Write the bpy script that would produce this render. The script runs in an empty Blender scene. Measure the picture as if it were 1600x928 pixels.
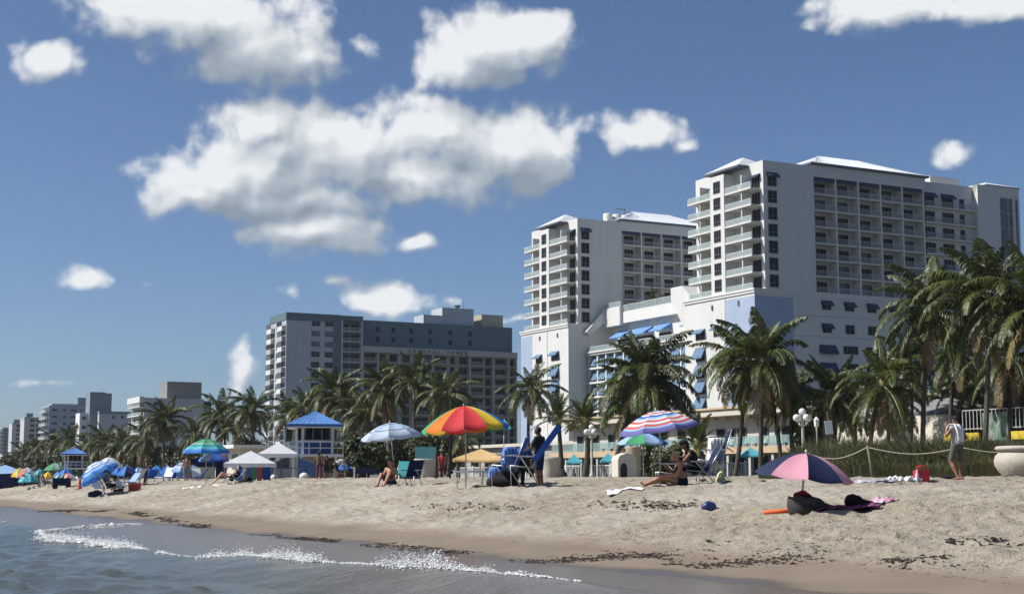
import bpy, bmesh, math, random
import numpy as np
from mathutils import Vector, Matrix, Euler
R = math.radians
random.seed(11); rng = np.random.default_rng(11)
scene = bpy.context.scene
col = scene.collection

# ------------------------------------------------------------------ camera
CAM_H = 1.5
PITCH = math.atan(286 / 2311)
cam_d = bpy.data.cameras.new('camera'); cam = bpy.data.objects.new('camera', cam_d); col.objects.link(cam)
cam_d.sensor_width = 36; cam_d.lens = 52.0; cam_d.clip_start = .2; cam_d.clip_end = 40000
cam.location = (0, 0, CAM_H); cam.rotation_euler = (math.pi / 2 + PITCH, 0, 0)
scene.camera = cam

# ------------------------------------------------------------------ light
SUN_EL, SUN_AZ = 46.0, -95.0          # azimuth measured from the view direction (+Y), negative = left
sd_ = Vector((math.sin(R(SUN_AZ)) * math.cos(R(SUN_EL)), math.cos(R(SUN_AZ)) * math.cos(R(SUN_EL)), math.sin(R(SUN_EL))))
sun_d = bpy.data.lights.new('sun', 'SUN'); sun = bpy.data.objects.new('sun', sun_d); col.objects.link(sun)
sun_d.energy = 5.0; sun_d.angle = R(.53); sun_d.color = (1, .955, .89)
sun.rotation_euler = sd_.to_track_quat('Z', 'Y').to_euler(); sun.location = (-60, 20, 80)
scene.view_settings.view_transform = 'Standard'; scene.view_settings.look = 'None'
scene.view_settings.exposure = 0.38; scene.view_settings.gamma = 1
SKY_STRENGTH = .080
CLOUD_STRENGTH = .78
HAZE_DENSITY = .00008

scene.render.engine = 'CYCLES'
scene.cycles.use_denoising = True; scene.cycles.use_adaptive_sampling = True; scene.cycles.adaptive_threshold = .02; scene.cycles.adaptive_min_samples = 12
scene.cycles.max_bounces = 6; scene.cycles.diffuse_bounces = 3; scene.cycles.glossy_bounces = 3
scene.cycles.transparent_max_bounces = 8; scene.cycles.transmission_bounces = 4
scene.cycles.caustics_reflective = False; scene.cycles.caustics_refractive = False

# ------------------------------------------------------------------ camera rays (pixel of the 1600 x 928 photograph -> bearing)
FPX = 2311.0
def ray(px, py=745):
    v = 464 - py
    return (px - 800, FPX * math.cos(PITCH) - v * math.sin(PITCH), FPX * math.sin(PITCH) + v * math.cos(PITCH))
PHI = R(27.4)                                   # the coast runs 27.4 degrees to the left of the view
NV = (math.cos(PHI), math.sin(PHI)); TV = (-math.sin(PHI), math.cos(PHI))
def sd2w(s, D, z=0.0): return Vector((s * TV[0] + D * NV[0], s * TV[1] + D * NV[1], z))
def w2sd(x, y): return (x * TV[0] + y * TV[1], x * NV[0] + y * NV[1])

# ------------------------------------------------------------------ world: Nishita sky with fair-weather cumulus
world = bpy.data.worlds.new('World'); scene.world = world; world.use_nodes = True
nt = world.node_tree; N = nt.nodes; L = nt.links; N.clear()
def dir_azel(px, py):
    x, y, z = ray(px, py); l = math.sqrt(x * x + y * y + z * z)
    return math.atan2(x, y), math.asin(z / l)
CLOUDS = [  # px, py, rx, ry of the photograph (rotation in degrees, weight)
    (330, 285, 120, 62, 0, 1), (430, 262, 150, 84, 0, 1), (405, 190, 78, 56, 0, 1), (560, 235, 150, 88, 0, 1), (690, 208, 140, 88, 0, 1),
    (790, 232, 135, 78, -12, 1), (860, 235, 72, 46, -8, .9), (640, 282, 220, 52, 0, 1), (470, 318, 170, 48, 0, .9), (490, 366, 125, 40, -4, 1),
    (300, 310, 90, 35, 0, .9),
    (300, 25, 190, 62, -8, 1), (410, 70, 140, 78, -8, 1), (480, 92, 80, 40, 0, .9), (200, 8, 120, 40, 0, .9), (560, 72, 46, 30, 0, .70),
    (770, 72, 135, 62, 14, 1), (715, 100, 100, 52, 10, .95), (835, 55, 75, 48, 0, .95),
    (78, 102, 74, 36, -10, .9), (30, 78, 44, 30, 0, .84),
    (995, 208, 86, 40, -12, .95), (1065, 226, 50, 20, -8, .75),
    (645, 384, 42, 20, 0, .9), (602, 464, 84, 36, 0, .92), (702, 470, 36, 22, 0, .65), (455, 450, 44, 20, 0, .74), (520, 440, 40, 16, 0, .72),
    (128, 438, 56, 24, 6, .9), (222, 452, 34, 24, -25, .6),
    (1482, 244, 62, 32, 0, .7), (1400, 8, 150, 44, 0, .95), (1540, 6, 110, 40, 0, .9),
    (360, 548, 24, 34, 0, .8), (375, 590, 38, 36, 0, .85), (60, 600, 160, 18, 0, .42), (800, 500, 60, 18, 0, .5),
]
g = bpy.data.node_groups.new('cumulus_density', 'ShaderNodeTree')
g.interface.new_socket('AzEl', in_out='INPUT', socket_type='NodeSocketVector')
g.interface.new_socket('Density', in_out='OUTPUT', socket_type='NodeSocketFloat'); g.interface.new_socket('Body', in_out='OUTPUT', socket_type='NodeSocketFloat')
gi = g.nodes.new('NodeGroupInput'); go = g.nodes.new('NodeGroupOutput')
def gm(op, a, b=None, c=None):
    m = g.nodes.new('ShaderNodeMath'); m.operation = op
    for i, v in enumerate((a, b, c)):
        if v is None: continue
        if isinstance(v, (int, float)): m.inputs[i].default_value = v
        else: g.links.new(v, m.inputs[i])
    return m.outputs[0]
blobs = []
for (px, py, rx, ry, rot, w) in CLOUDS:
    a, e = dir_azel(px, py); blobs.append((a, e, rx / 2330, ry / 2330, R(rot), w))
crs = random.Random(5)
for k in range(9):                                # the same kind of sky all the way round
    a = crs.uniform(.42, 2 * math.pi - .42); e = crs.uniform(.1, .95)
    sz = crs.uniform(.05, .13) * (.6 + e)
    blobs.append((a if a < math.pi else a - 2 * math.pi, e, sz * crs.uniform(1.2, 2.2), sz * .6, 0, crs.uniform(.6, 1)))
acc = None
# warp the coordinates a little so that no blob keeps its ellipse
nz = g.nodes.new('ShaderNodeTexNoise'); nz.noise_dimensions = '2D'; nz.inputs['Scale'].default_value = 16; nz.inputs['Detail'].default_value = 2
g.links.new(gi.outputs[0], nz.inputs['Vector'])
vs = g.nodes.new('ShaderNodeVectorMath'); vs.operation = 'SUBTRACT'; vs.inputs[1].default_value = (.5, .5, .5); g.links.new(nz.outputs['Color'], vs.inputs[0])
vm = g.nodes.new('ShaderNodeVectorMath'); vm.operation = 'MULTIPLY_ADD'; vm.inputs[1].default_value = (.03, .02, 0)
g.links.new(vs.outputs[0], vm.inputs[0]); g.links.new(gi.outputs[0], vm.inputs[2])
for (a, e, rx, ry, rot, w) in blobs:
    ma = g.nodes.new('ShaderNodeVectorMath'); ma.operation = 'MULTIPLY_ADD'
    ix, iy = 1 / (rx * (1.12 if w > .88 else 1.45)), 1 / (ry * (1.12 if w > .88 else 1.4)); w = w if w > .88 else w * .66
    g.links.new(vm.outputs[0], ma.inputs[0]); ma.inputs[1].default_value = (ix, iy, 0); ma.inputs[2].default_value = (-a * ix, -e * iy, 0)
    ln = g.nodes.new('ShaderNodeVectorMath'); ln.operation = 'LENGTH'; g.links.new(ma.outputs[0], ln.inputs[0])
    o = ln.outputs['Value'] if w >= .99 else gm('ADD', ln.outputs['Value'], 1 - w)
    acc = o if acc is None else gm('SMOOTH_MIN', acc, o, .22)
acc = gm('MAXIMUM', gm('SUBTRACT', 1.0, acc), -.4)
def gnoise(scale, detail, rough, src):
    n = g.nodes.new('ShaderNodeTexNoise'); n.noise_dimensions = '2D'; n.inputs['Scale'].default_value = scale; n.inputs['Detail'].default_value = detail; n.inputs['Roughness'].default_value = rough
    g.links.new(src, n.inputs['Vector']); return gm('SUBTRACT', n.outputs['Fac'], .5)
fine = gnoise(30, 8, .64, gi.outputs[0])
v1 = g.nodes.new('ShaderNodeTexVoronoi'); v1.voronoi_dimensions = '2D'; v1.feature = 'SMOOTH_F1'; v1.inputs['Scale'].default_value = 46; v1.inputs['Detail'].default_value = 1; v1.inputs['Smoothness'].default_value = .5
g.links.new(vm.outputs[0], v1.inputs['Vector'])
bil = gm('SUBTRACT', .42, v1.outputs['Distance'])
soft = gm('ADD', acc, gm('MULTIPLY', gnoise(19, 2, .5, gi.outputs[0]), .55))
gate = gm('MAXIMUM', gm('MINIMUM', gm('MULTIPLY_ADD', acc, 3.0, .75), 1.0), 0.0)
full = gm('ADD', acc, gm('MULTIPLY', gm('ADD', gm('MULTIPLY', fine, .92), gm('MULTIPLY', bil, .42)), gate))
g.links.new(full, go.inputs[0]); g.links.new(soft, go.inputs[1])

def wm(op, a, b=None, c=None, clamp=False):
    m = N.new('ShaderNodeMath'); m.operation = op; m.use_clamp = clamp
    for i, v in enumerate((a, b, c)):
        if v is None: continue
        if isinstance(v, (int, float)): m.inputs[i].default_value = v
        else: L.new(v, m.inputs[i])
    return m.outputs[0]
tc = N.new('ShaderNodeTexCoord'); sx = N.new('ShaderNodeSeparateXYZ'); L.new(tc.outputs['Generated'], sx.inputs[0])
az = wm('ARCTAN2', sx.outputs[0], sx.outputs[1]); el = wm('ARCSINE', sx.outputs[2])
def dens(da, de, k=0):
    cb = N.new('ShaderNodeCombineXYZ')
    L.new(az if da == 0 else wm('ADD', az, da), cb.inputs[0]); L.new(el if de == 0 else wm('ADD', el, de), cb.inputs[1])
    gn = N.new('ShaderNodeGroup'); gn.node_tree = g; L.new(cb.outputs[0], gn.inputs[0]); return gn.outputs
d0, body = dens(0, 0); d1 = dens(-.0045, .006)[0]; body2 = dens(-.014, .024)[1]
mr = N.new('ShaderNodeMapRange'); mr.interpolation_type = 'SMOOTHSTEP'; L.new(d0, mr.inputs[0]); mr.inputs[1].default_value = -.05; mr.inputs[2].default_value = .46
alpha = mr.outputs[0]
lit = wm('ADD', wm('MULTIPLY', wm('SUBTRACT', d0, d1), .52), wm('MULTIPLY', wm('SUBTRACT', body, body2), .85))
lit = wm('SUBTRACT', lit, wm('MULTIPLY', wm('MAXIMUM', body, 0), .22))
lit = wm('ADD', lit, .65, clamp=True)
ramp = N.new('ShaderNodeValToRGB'); cr = ramp.color_ramp; L.new(lit, ramp.inputs[0])
cr.elements[0].position = .12; cr.elements[0].color = (.27, .33, .40, 1)
cr.elements[1].position = .95; cr.elements[1].color = (.86, .88, .90, 1)
e_ = cr.elements.new(.5); e_.color = (.45, .505, .565, 1)
sky = N.new('ShaderNodeTexSky'); sky.sky_type = 'NISHITA'; sky.sun_disc = False
sky.sun_elevation = R(SUN_EL); sky.sun_rotation = R(SUN_AZ); sky.altitude = 0; sky.air_density = .72; sky.dust_density = 1.0; sky.ozone_density = 5.5
b1 = N.new('ShaderNodeBackground'); L.new(sky.outputs[0], b1.inputs[0]); b1.inputs[1].default_value = SKY_STRENGTH
b2 = N.new('ShaderNodeBackground'); L.new(ramp.outputs[0], b2.inputs[0]); b2.inputs[1].default_value = CLOUD_STRENGTH
mx = N.new('ShaderNodeMixShader'); L.new(wm('MULTIPLY', alpha, .96), mx.inputs[0]); L.new(b1.outputs[0], mx.inputs[1]); L.new(b2.outputs[0], mx.inputs[2])
wo = N.new('ShaderNodeOutputWorld'); L.new(mx.outputs[0], wo.inputs[0])
world.cycles.sampling_method = 'MANUAL'; world.cycles.sample_map_resolution = 256

# ------------------------------------------------------------------ materials
MATS = {}
def mat(name, c, rough=.8, var=.12, scale=6.0, bump=0.0, bscale=None, metal=0.0, spec=.4, c2=None, trans=0.0, objrand=0.0, coord='Object', detail=5, streak=0.0):
    """principled surface with procedural grain: colour varies between c and c2 (or c darkened by var)"""
    if name in MATS: return MATS[name]
    m = bpy.data.materials.new(name); m.use_nodes = True; nt = m.node_tree; nd = nt.nodes; lk = nt.links
    p = nd['Principled BSDF']; p.inputs['Roughness'].default_value = rough; p.inputs['Metallic'].default_value = metal
    p.inputs['Specular IOR Level'].default_value = spec
    if trans:  # thin leaf or cloth
        p.inputs['Transmission Weight'].default_value = 0
    t = nd.new('ShaderNodeTexCoord'); nz = nd.new('ShaderNodeTexNoise'); nz.inputs['Scale'].default_value = scale; nz.inputs['Detail'].default_value = detail
    lk.new(t.outputs[coord], nz.inputs['Vector'])
    mixn = nd.new('ShaderNodeMix'); mixn.data_type = 'RGBA'
    mixn.inputs[6].default_value = (*c, 1); mixn.inputs[7].default_value = (*(c2 if c2 else [max(0, v * (1 - 2 * var)) for v in c]), 1)
    mrn = nd.new('ShaderNodeMapRange'); mrn.inputs[1].default_value = .3; mrn.inputs[2].default_value = .7; lk.new(nz.outputs['Fac'], mrn.inputs[0])
    lk.new(mrn.outputs[0], mixn.inputs[0]); out = mixn.outputs[2]
    if streak:   # rain streaks: noise drawn out vertically
        mpn = nd.new('ShaderNodeMapping'); mpn.inputs['Scale'].default_value = (1.1, 1.1, .05); lk.new(t.outputs[coord], mpn.inputs['Vector'])
        sz = nd.new('ShaderNodeTexNoise'); sz.inputs['Scale'].default_value = 1.0; sz.inputs['Detail'].default_value = 6; lk.new(mpn.outputs[0], sz.inputs['Vector'])
        smr = nd.new('ShaderNodeMapRange'); smr.inputs[1].default_value = .45; smr.inputs[2].default_value = .75; smr.inputs[3].default_value = 0; smr.inputs[4].default_value = streak; lk.new(sz.outputs['Fac'], smr.inputs[0])
        smx = nd.new('ShaderNodeMix'); smx.data_type = 'RGBA'; lk.new(smr.outputs[0], smx.inputs[0]); lk.new(out, smx.inputs[6]); smx.inputs[7].default_value = (c[0] * .45, c[1] * .44, c[2] * .40, 1); out = smx.outputs[2]
    if objrand:
        oi = nd.new('ShaderNodeObjectInfo'); hs = nd.new('ShaderNodeHueSaturation')
        mr2 = nd.new('ShaderNodeMapRange'); mr2.inputs[3].default_value = 1 - objrand; mr2.inputs[4].default_value = 1 + objrand
        lk.new(oi.outputs['Random'], mr2.inputs[0]); lk.new(mr2.outputs[0], hs.inputs['Value']); lk.new(out, hs.inputs['Color']); out = hs.outputs[0]
    lk.new(out, p.inputs['Base Color'])
    if bump:
        bz = nd.new('ShaderNodeTexNoise'); bz.inputs['Scale'].default_value = bscale or scale * 6; bz.inputs['Detail'].default_value = 4
        lk.new(t.outputs[coord], bz.inputs['Vector'])
        b = nd.new('ShaderNodeBump'); b.inputs['Strength'].default_value = bump; b.inputs['Distance'].default_value = .05
        lk.new(bz.outputs['Fac'], b.inputs['Height']); lk.new(b.outputs[0], p.inputs['Normal'])
    if trans:
        tl = nd.new('ShaderNodeBsdfTranslucent'); lk.new(out, tl.inputs[0]); ms = nd.new('ShaderNodeMixShader'); ms.inputs[0].default_value = trans
        lk.new(p.outputs[0], ms.inputs[1]); lk.new(tl.outputs[0], ms.inputs[2]); lk.new(ms.outputs[0], nd['Material Output'].inputs[0])
    MATS[name] = m; return m
def srgb(r, g_, b):
    f = lambda v: ((v / 255 + .055) / 1.055) ** 2.4 if v > 10 else v / 255 / 12.92
    return (f(r), f(g_), f(b))

# ------------------------------------------------------------------ mesh builder
class MB:
    def __init__(s): s.v = []; s.f = []; s.m = []
    def add(s, vs, fs, m=0):
        o = len(s.v); s.v += [tuple(p) for p in vs]
        for f in fs: s.f.append(tuple(i + o for i in f)); s.m.append(m)
        return s
    def quad(s, a, b, c, d, m=0): return s.add([a, b, c, d], [(0, 1, 2, 3)], m)
    def box(s, x0, y0, z0, x1, y1, z1, m=0):
        return s.add([(x0, y0, z0), (x1, y0, z0), (x1, y1, z0), (x0, y1, z0), (x0, y0, z1), (x1, y0, z1), (x1, y1, z1), (x0, y1, z1)],
                     [(0, 3, 2, 1), (4, 5, 6, 7), (0, 1, 5, 4), (1, 2, 6, 5), (2, 3, 7, 6), (3, 0, 4, 7)], m)
    def bar(s, a, b, w, h=None, m=0):
        """square bar from a to b"""
        h = h or w; a = Vector(a); b = Vector(b); d = (b - a).normalized()
        u = d.cross(Vector((0, 0, 1)))
        if u.length < 1e-4: u = Vector((1, 0, 0))
        u.normalize(); v = u.cross(d); u *= w / 2; v *= h / 2
        P = [a - u - v, a + u - v, a + u + v, a - u + v, b - u - v, b + u - v, b + u + v, b - u + v]
        return s.add(P, [(0, 3, 2, 1), (4, 5, 6, 7), (0, 1, 5, 4), (1, 2, 6, 5), (2, 3, 7, 6), (3, 0, 4, 7)], m)
    def tube(s, pts, r, n=6, m=0, cap=True):
        pts = [Vector(p) for p in pts]; k = len(pts); rr = r if hasattr(r, '__len__') else [r] * k; o = len(s.v); ref = None
        for i, p in enumerate(pts):
            d = (pts[min(i + 1, k - 1)] - pts[max(i - 1, 0)]).normalized()
            if ref is None:
                ref = Vector((1, 0, 0)) if abs(d.x) < .9 else Vector((0, 1, 0))
            u = (ref - d * ref.dot(d)).normalized(); ref = u; v = d.cross(u)
            for j in range(n):
                a = 2 * math.pi * j / n; s.v.append(tuple(p + (u * math.cos(a) + v * math.sin(a)) * rr[i]))
        for i in range(k - 1):
            for j in range(n):
                a = o + i * n + j; b = o + i * n + (j + 1) % n; s.f.append((a, b, b + n, a + n)); s.m.append(m)
        if cap:
            s.f.append(tuple(o + j for j in reversed(range(n)))); s.m.append(m)
            s.f.append(tuple(o + (k - 1) * n + j for j in range(n))); s.m.append(m)
        return s
    def lathe(s, prof, n=20, c=(0, 0, 0), m=0):
        o = len(s.v); k = len(prof)
        for (r, z) in prof:
            for j in range(n):
                a = 2 * math.pi * j / n; s.v.append((c[0] + r * math.cos(a), c[1] + r * math.sin(a), c[2] + z))
        for i in range(k - 1):
            for j in range(n):
                a = o + i * n + j; b = o + i * n + (j + 1) % n; s.f.append((a, b, b + n, a + n)); s.m.append(m)
        s.f.append(tuple(o + j for j in reversed(range(n)))); s.m.append(m)
        s.f.append(tuple(o + (k - 1) * n + j for j in range(n))); s.m.append(m)
        return s
    def ball(s, c, r, n=10, k=6, m=0, jit=0.0):
        rx, ry, rz = r if hasattr(r, '__len__') else (r, r, r)
        o = len(s.v)
        for i in range(k + 1):
            t = math.pi * i / k
            for j in range(n):
                a = 2 * math.pi * j / n; q = 1 + random.uniform(-jit, jit)
                s.v.append((c[0] + rx * q * math.sin(t) * math.cos(a), c[1] + ry * q * math.sin(t) * math.sin(a), c[2] - rz * q * math.cos(t)))
        for i in range(k):
            for j in range(n):
                a = o + i * n + j; b = o + i * n + (j + 1) % n; s.f.append((a, b, b + n, a + n)); s.m.append(m)
        return s
    def prism(s, poly, fn, d0, d1, m=0):
        """extrude a 2-D polygon; fn(u, v, d) -> 3-D point"""
        k = len(poly); P = [fn(u, v, d0) for u, v in poly] + [fn(u, v, d1) for u, v in poly]
        F = [tuple(reversed(range(k))), tuple(range(k, 2 * k))] + [(i, (i + 1) % k, (i + 1) % k + k, i + k) for i in range(k)]
        return s.add(P, F, m)
    def mesh(s, name, mats, smooth=False):
        me = bpy.data.meshes.new(name); me.from_pydata(s.v, [], s.f)
        for q in (mats if isinstance(mats, (list, tuple)) else [mats]): me.materials.append(q)
        me.polygons.foreach_set('material_index', s.m)
        if smooth: me.polygons.foreach_set('use_smooth', [True] * len(s.f))
        me.update(); return me
    def build(s, name, mats, parent=None, smooth=False, loc=(0, 0, 0), rot=(0, 0, 0)):
        return put(s.mesh(name, mats, smooth), name, parent, loc, rot)
def put(me, name, parent=None, loc=(0, 0, 0), rot=(0, 0, 0), scale=(1, 1, 1)):
    o = bpy.data.objects.new(name, me); col.objects.link(o); o.location = loc; o.rotation_euler = rot; o.scale = scale; o.parent = parent; return o
def tag(o, label=None, cat=None, group=None, kind=None):
    if label: o['label'] = label
    if cat: o['category'] = cat
    if group: o['group'] = group
    if kind: o['kind'] = kind
    return o
def thing(name, label, cat, loc=(0, 0, 0), rz=0.0, group=None, scale=1.0):
    o = bpy.data.objects.new(name, None); col.objects.link(o); o.location = loc; o.rotation_euler = (0, 0, rz); o.scale = (scale,) * 3
    o.empty_display_size = .3
    return tag(o, label, cat, group)
def smooth_noise(x, y, seed=0):
    """value noise on arrays"""
    x = np.asarray(x, float); y = np.asarray(y, float)
    xi = np.floor(x).astype(np.int64); yi = np.floor(y).astype(np.int64); fx = x - xi; fy = y - yi
    fx = fx * fx * (3 - 2 * fx); fy = fy * fy * (3 - 2 * fy)
    def h(a, b):
        v = (a * 374761393 + b * 668265263 + seed * 974634777) & 0xffffffff
        v = ((v ^ (v >> 13)) * 1274126177) & 0xffffffff
        v = (v ^ (v >> 16)) & 0xffff
        return v / 65535.0
    return (h(xi, yi) * (1 - fx) + h(xi + 1, yi) * fx) * (1 - fy) + (h(xi, yi + 1) * (1 - fx) + h(xi + 1, yi + 1) * fx) * fy
# ------------------------------------------------------------------ the beach: one sheet of ground out to the horizon
PROF = ([-400, -60, -5, 6, 9, 12.7, 14.8, 17.9, 18.5, 21.2, 23.0, 26, 30, 36, 60, 100, 400, 25000], [-6, -3, -1.3, -.55, -.28, 0.0, .20, .74, .84, 1.22, 1.31, 1.42, 1.51, 1.56, 1.62, 1.9, 2.2, 2.2])
def pits(s, D, c=.52):
    """trodden hollows: one jittered, oblong dent with a raised rim per cell"""
    out = np.zeros_like(s); ci = np.floor(s / c).astype(np.int64); cj = np.floor(D / c).astype(np.int64)
    def h(a, b, k):
        v = (a * 73856093 ^ b * 19349663 ^ k * 83492791) & 0xffffffff; v = ((v ^ (v >> 15)) * 2246822519) & 0xffffffff; return ((v ^ (v >> 13)) & 0xffff) / 65535.0
    for di in (-1, 0, 1):
        for dj in (-1, 0, 1):
            a, b = ci + di, cj + dj; ps = (a + .15 + .7 * h(a, b, 1)) * c; pd = (b + .15 + .7 * h(a, b, 2)) * c; th = h(a, b, 3) * 3.14; x = s - ps; y = D - pd
            u = (x * np.cos(th) + y * np.sin(th)) / .17; v = (-x * np.sin(th) + y * np.cos(th)) / .095; r2 = u * u + v * v
            out = out + np.where(h(a, b, 4) < .62, (np.exp(-r2 * 1.1) - .35 * np.exp(-(np.sqrt(r2) - 1.5) ** 2 * 3)) * (.5 + h(a, b, 5)), 0)
    return out
def ground_z(s, D, detail=True):
    s = np.asarray(s, float); D = np.asarray(D, float)
    d2 = D + (smooth_noise(s / 14, D / 40, 3) - .5) * 1.1 + (smooth_noise(s / 4.5, D / 12, 4) - .5) * .35      # the edge of the swash wanders
    d2 = np.where(D > 40, D, d2)
    z = np.interp(d2, *PROF)
    if detail:
        w = np.clip((D - 14.6) / 1.6, 0, 1) * np.clip((70 - D) / 20, 0, 1)                      # trodden only above the swash
        a = smooth_noise(s / .9, D / .8, 7) - .5; b = np.abs(smooth_noise(s / .42, D / .36, 8) - .5) * -1.0; c = smooth_noise(s / .2, D / .17, 9) - .5
        lg = smooth_noise(s / 3.1, D / 2.3, 10) - .5
        z = z - w * .085 * pits(s, D) * (.4 + 1.2 * smooth_noise(s / 4, D / 3, 12))
        z = z + w * (.10 * a + .20 * (b + .25) + .075 * c + .10 * lg)
    return z
def gz(x, y):
    s, D = w2sd(x, y); return float(ground_z([s], [D], False)[0])
def spot(px, dist, py=745):
    """ground point seen in column px at distance dist (metres ahead)"""
    r = ray(px, py); x = r[0] / r[1] * dist; return Vector((x, dist, gz(x, dist)))
def grid_mesh(name, S, Dd, Z, material):
    ns, nd_ = len(S), len(Dd)
    SS, DD = np.meshgrid(S, Dd, indexing='ij')
    X = SS * TV[0] + DD * NV[0]; Y = SS * TV[1] + DD * NV[1]
    co = np.stack([X, Y, Z], -1).reshape(-1, 3)
    i = np.arange(ns - 1)[:, None] * nd_ + np.arange(nd_ - 1)[None, :]
    q = np.stack([i, i + nd_, i + nd_ + 1, i + 1], -1).reshape(-1, 4)[:, ::-1]
    me = bpy.data.meshes.new(name); me.vertices.add(len(co)); me.vertices.foreach_set('co', co.ravel())
    me.loops.add(q.size); me.loops.foreach_set('vertex_index', q.ravel().astype(np.int32))
    me.polygons.add(len(q)); me.polygons.foreach_set('loop_start', np.arange(0, q.size, 4, dtype=np.int32)); me.polygons.foreach_set('loop_total', np.full(len(q), 4, np.int32))
    me.polygons.foreach_set('use_smooth', np.ones(len(q), bool))
    me.update(); me.validate(); me.materials.append(material); return me
def steps(a, b, f):
    o = [a]
    while o[-1] < b: o.append(o[-1] + f(o[-1]))
    return o
S_ = [-20000, -4000, -800, -200, -60, -20, 0] + steps(8, 190, lambda s: max(.07, .0042 * (s + 4))) + [205, 225, 260, 320, 420, 600, 900, 1500, 3000, 7000, 20000]
D_ = [-400, -60, -20, -5, 2, 6, 8, 10] + steps(11, 27, lambda d: .075) + steps(27.1, 60, lambda d: .1 + (d - 27) * .05) + [62, 66, 72, 80, 100, 140, 220, 400, 1000, 4000, 12000, 25000]
SS, DD = np.meshgrid(np.array(S_), np.array(D_), indexing='ij')
ZZ = ground_z(SS, DD)

msand = bpy.data.materials.new('sand'); msand.use_nodes = True
nd = msand.node_tree.nodes; lk = msand.node_tree.links; p = nd['Principled BSDF']
tcn = nd.new('ShaderNodeTexCoord')
rotm = nd.new('ShaderNodeVectorRotate'); rotm.rotation_type = 'Z_AXIS'; rotm.inputs['Angle'].default_value = -PHI; lk.new(tcn.outputs['Object'], rotm.inputs['Vector'])
sep = nd.new('ShaderNodeSeparateXYZ'); lk.new(rotm.outputs[0], sep.inputs[0])
def sn(scale, detail=5, rough=.55):
    z = nd.new('ShaderNodeTexNoise'); z.inputs['Scale'].default_value = scale; z.inputs['Detail'].default_value = detail; z.inputs['Roughness'].default_value = rough
    lk.new(rotm.outputs[0], z.inputs['Vector']); return z.outputs['Fac']
def smath(op, a, b, clamp=False):
    m = nd.new('ShaderNodeMath'); m.operation = op; m.use_clamp = clamp
    for i, v in enumerate((a, b)):
        if isinstance(v, (int, float)): m.inputs[i].default_value = v
        else: lk.new(v, m.inputs[i])
    return m.outputs[0]
sepz = nd.new('ShaderNodeSeparateXYZ'); lk.new(tcn.outputs['Object'], sepz.inputs[0])
hz = smath('ADD', sepz.outputs[2], smath('MULTIPLY', smath('SUBTRACT', sn(.35, 3), .5), .22))
def smap(v, a, b, c=0., d=1.):
    m = nd.new('ShaderNodeMapRange'); m.interpolation_type = 'SMOOTHSTEP'; lk.new(v, m.inputs[0])
    for i, q in zip((1, 2, 3, 4), (a, b, c, d)): m.inputs[i].default_value = q
    return m.outputs[0]
def smix(f, a, b):
    m = nd.new('ShaderNodeMix'); m.data_type = 'RGBA'; lk.new(f, m.inputs[0])
    for i, v in ((6, a), (7, b)):
        if isinstance(v, tuple): m.inputs[i].default_value = (*v, 1)
        else: lk.new(v, m.inputs[i])
    return m.outputs[2]
dry = smix(smap(sn(1.3, 6, .6), .35, .65), (.375, .335, .268), (.300, .264, .208))
dry = smix(smap(sn(9, 6, .75), .50, .66), dry, (.180, .150, .114))
dry = smix(smap(sn(.16, 3), .45, .62), dry, (.395, .360, .298))
damp = smix(smap(sn(.8, 4), .3, .7), (.165, .133, .098), (.195, .158, .118))
town = smix(smap(sn(.05, 4), .42, .58), (.135, .130, .120), (.070, .082, .050))
dry = smix(smap(sep.outputs[0], 74, 78), dry, town)                  # paving and gardens behind the beach front
dampf = smap(hz, .20, .40, 1, 0)
colr = smix(dampf, dry, damp)
wetf = smap(hz, .01, .085, 1, 0)
colr = smix(wetf, colr, (.078, .066, .055))
lk.new(colr, p.inputs['Base Color'])
rgh = smath('SUBTRACT', .95, smath('ADD', smath('MULTIPLY', wetf, .62), smath('MULTIPLY', dampf, .05)))
lk.new(rgh, p.inputs['Roughness']); p.inputs['Specular IOR Level'].default_value = .35
bmp = nd.new('ShaderNodeBump'); bmp.inputs['Distance'].default_value = .07
lk.new(smap(hz, .15, .4, .02, 1.0), bmp.inputs['Strength'])
lk.new(smath('ADD', sn(7, 6, .65), smath('MULTIPLY', sn(28, 4, .6), .5)), bmp.inputs['Height']); lk.new(bmp.outputs[0], p.inputs['Normal'])
ground = put(grid_mesh('beach_sand', np.array(S_), np.array(D_), ZZ, msand), 'beach_sand')
tag(ground, 'pale trodden beach sand rising from the wet water line', 'sand', kind='structure')

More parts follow.
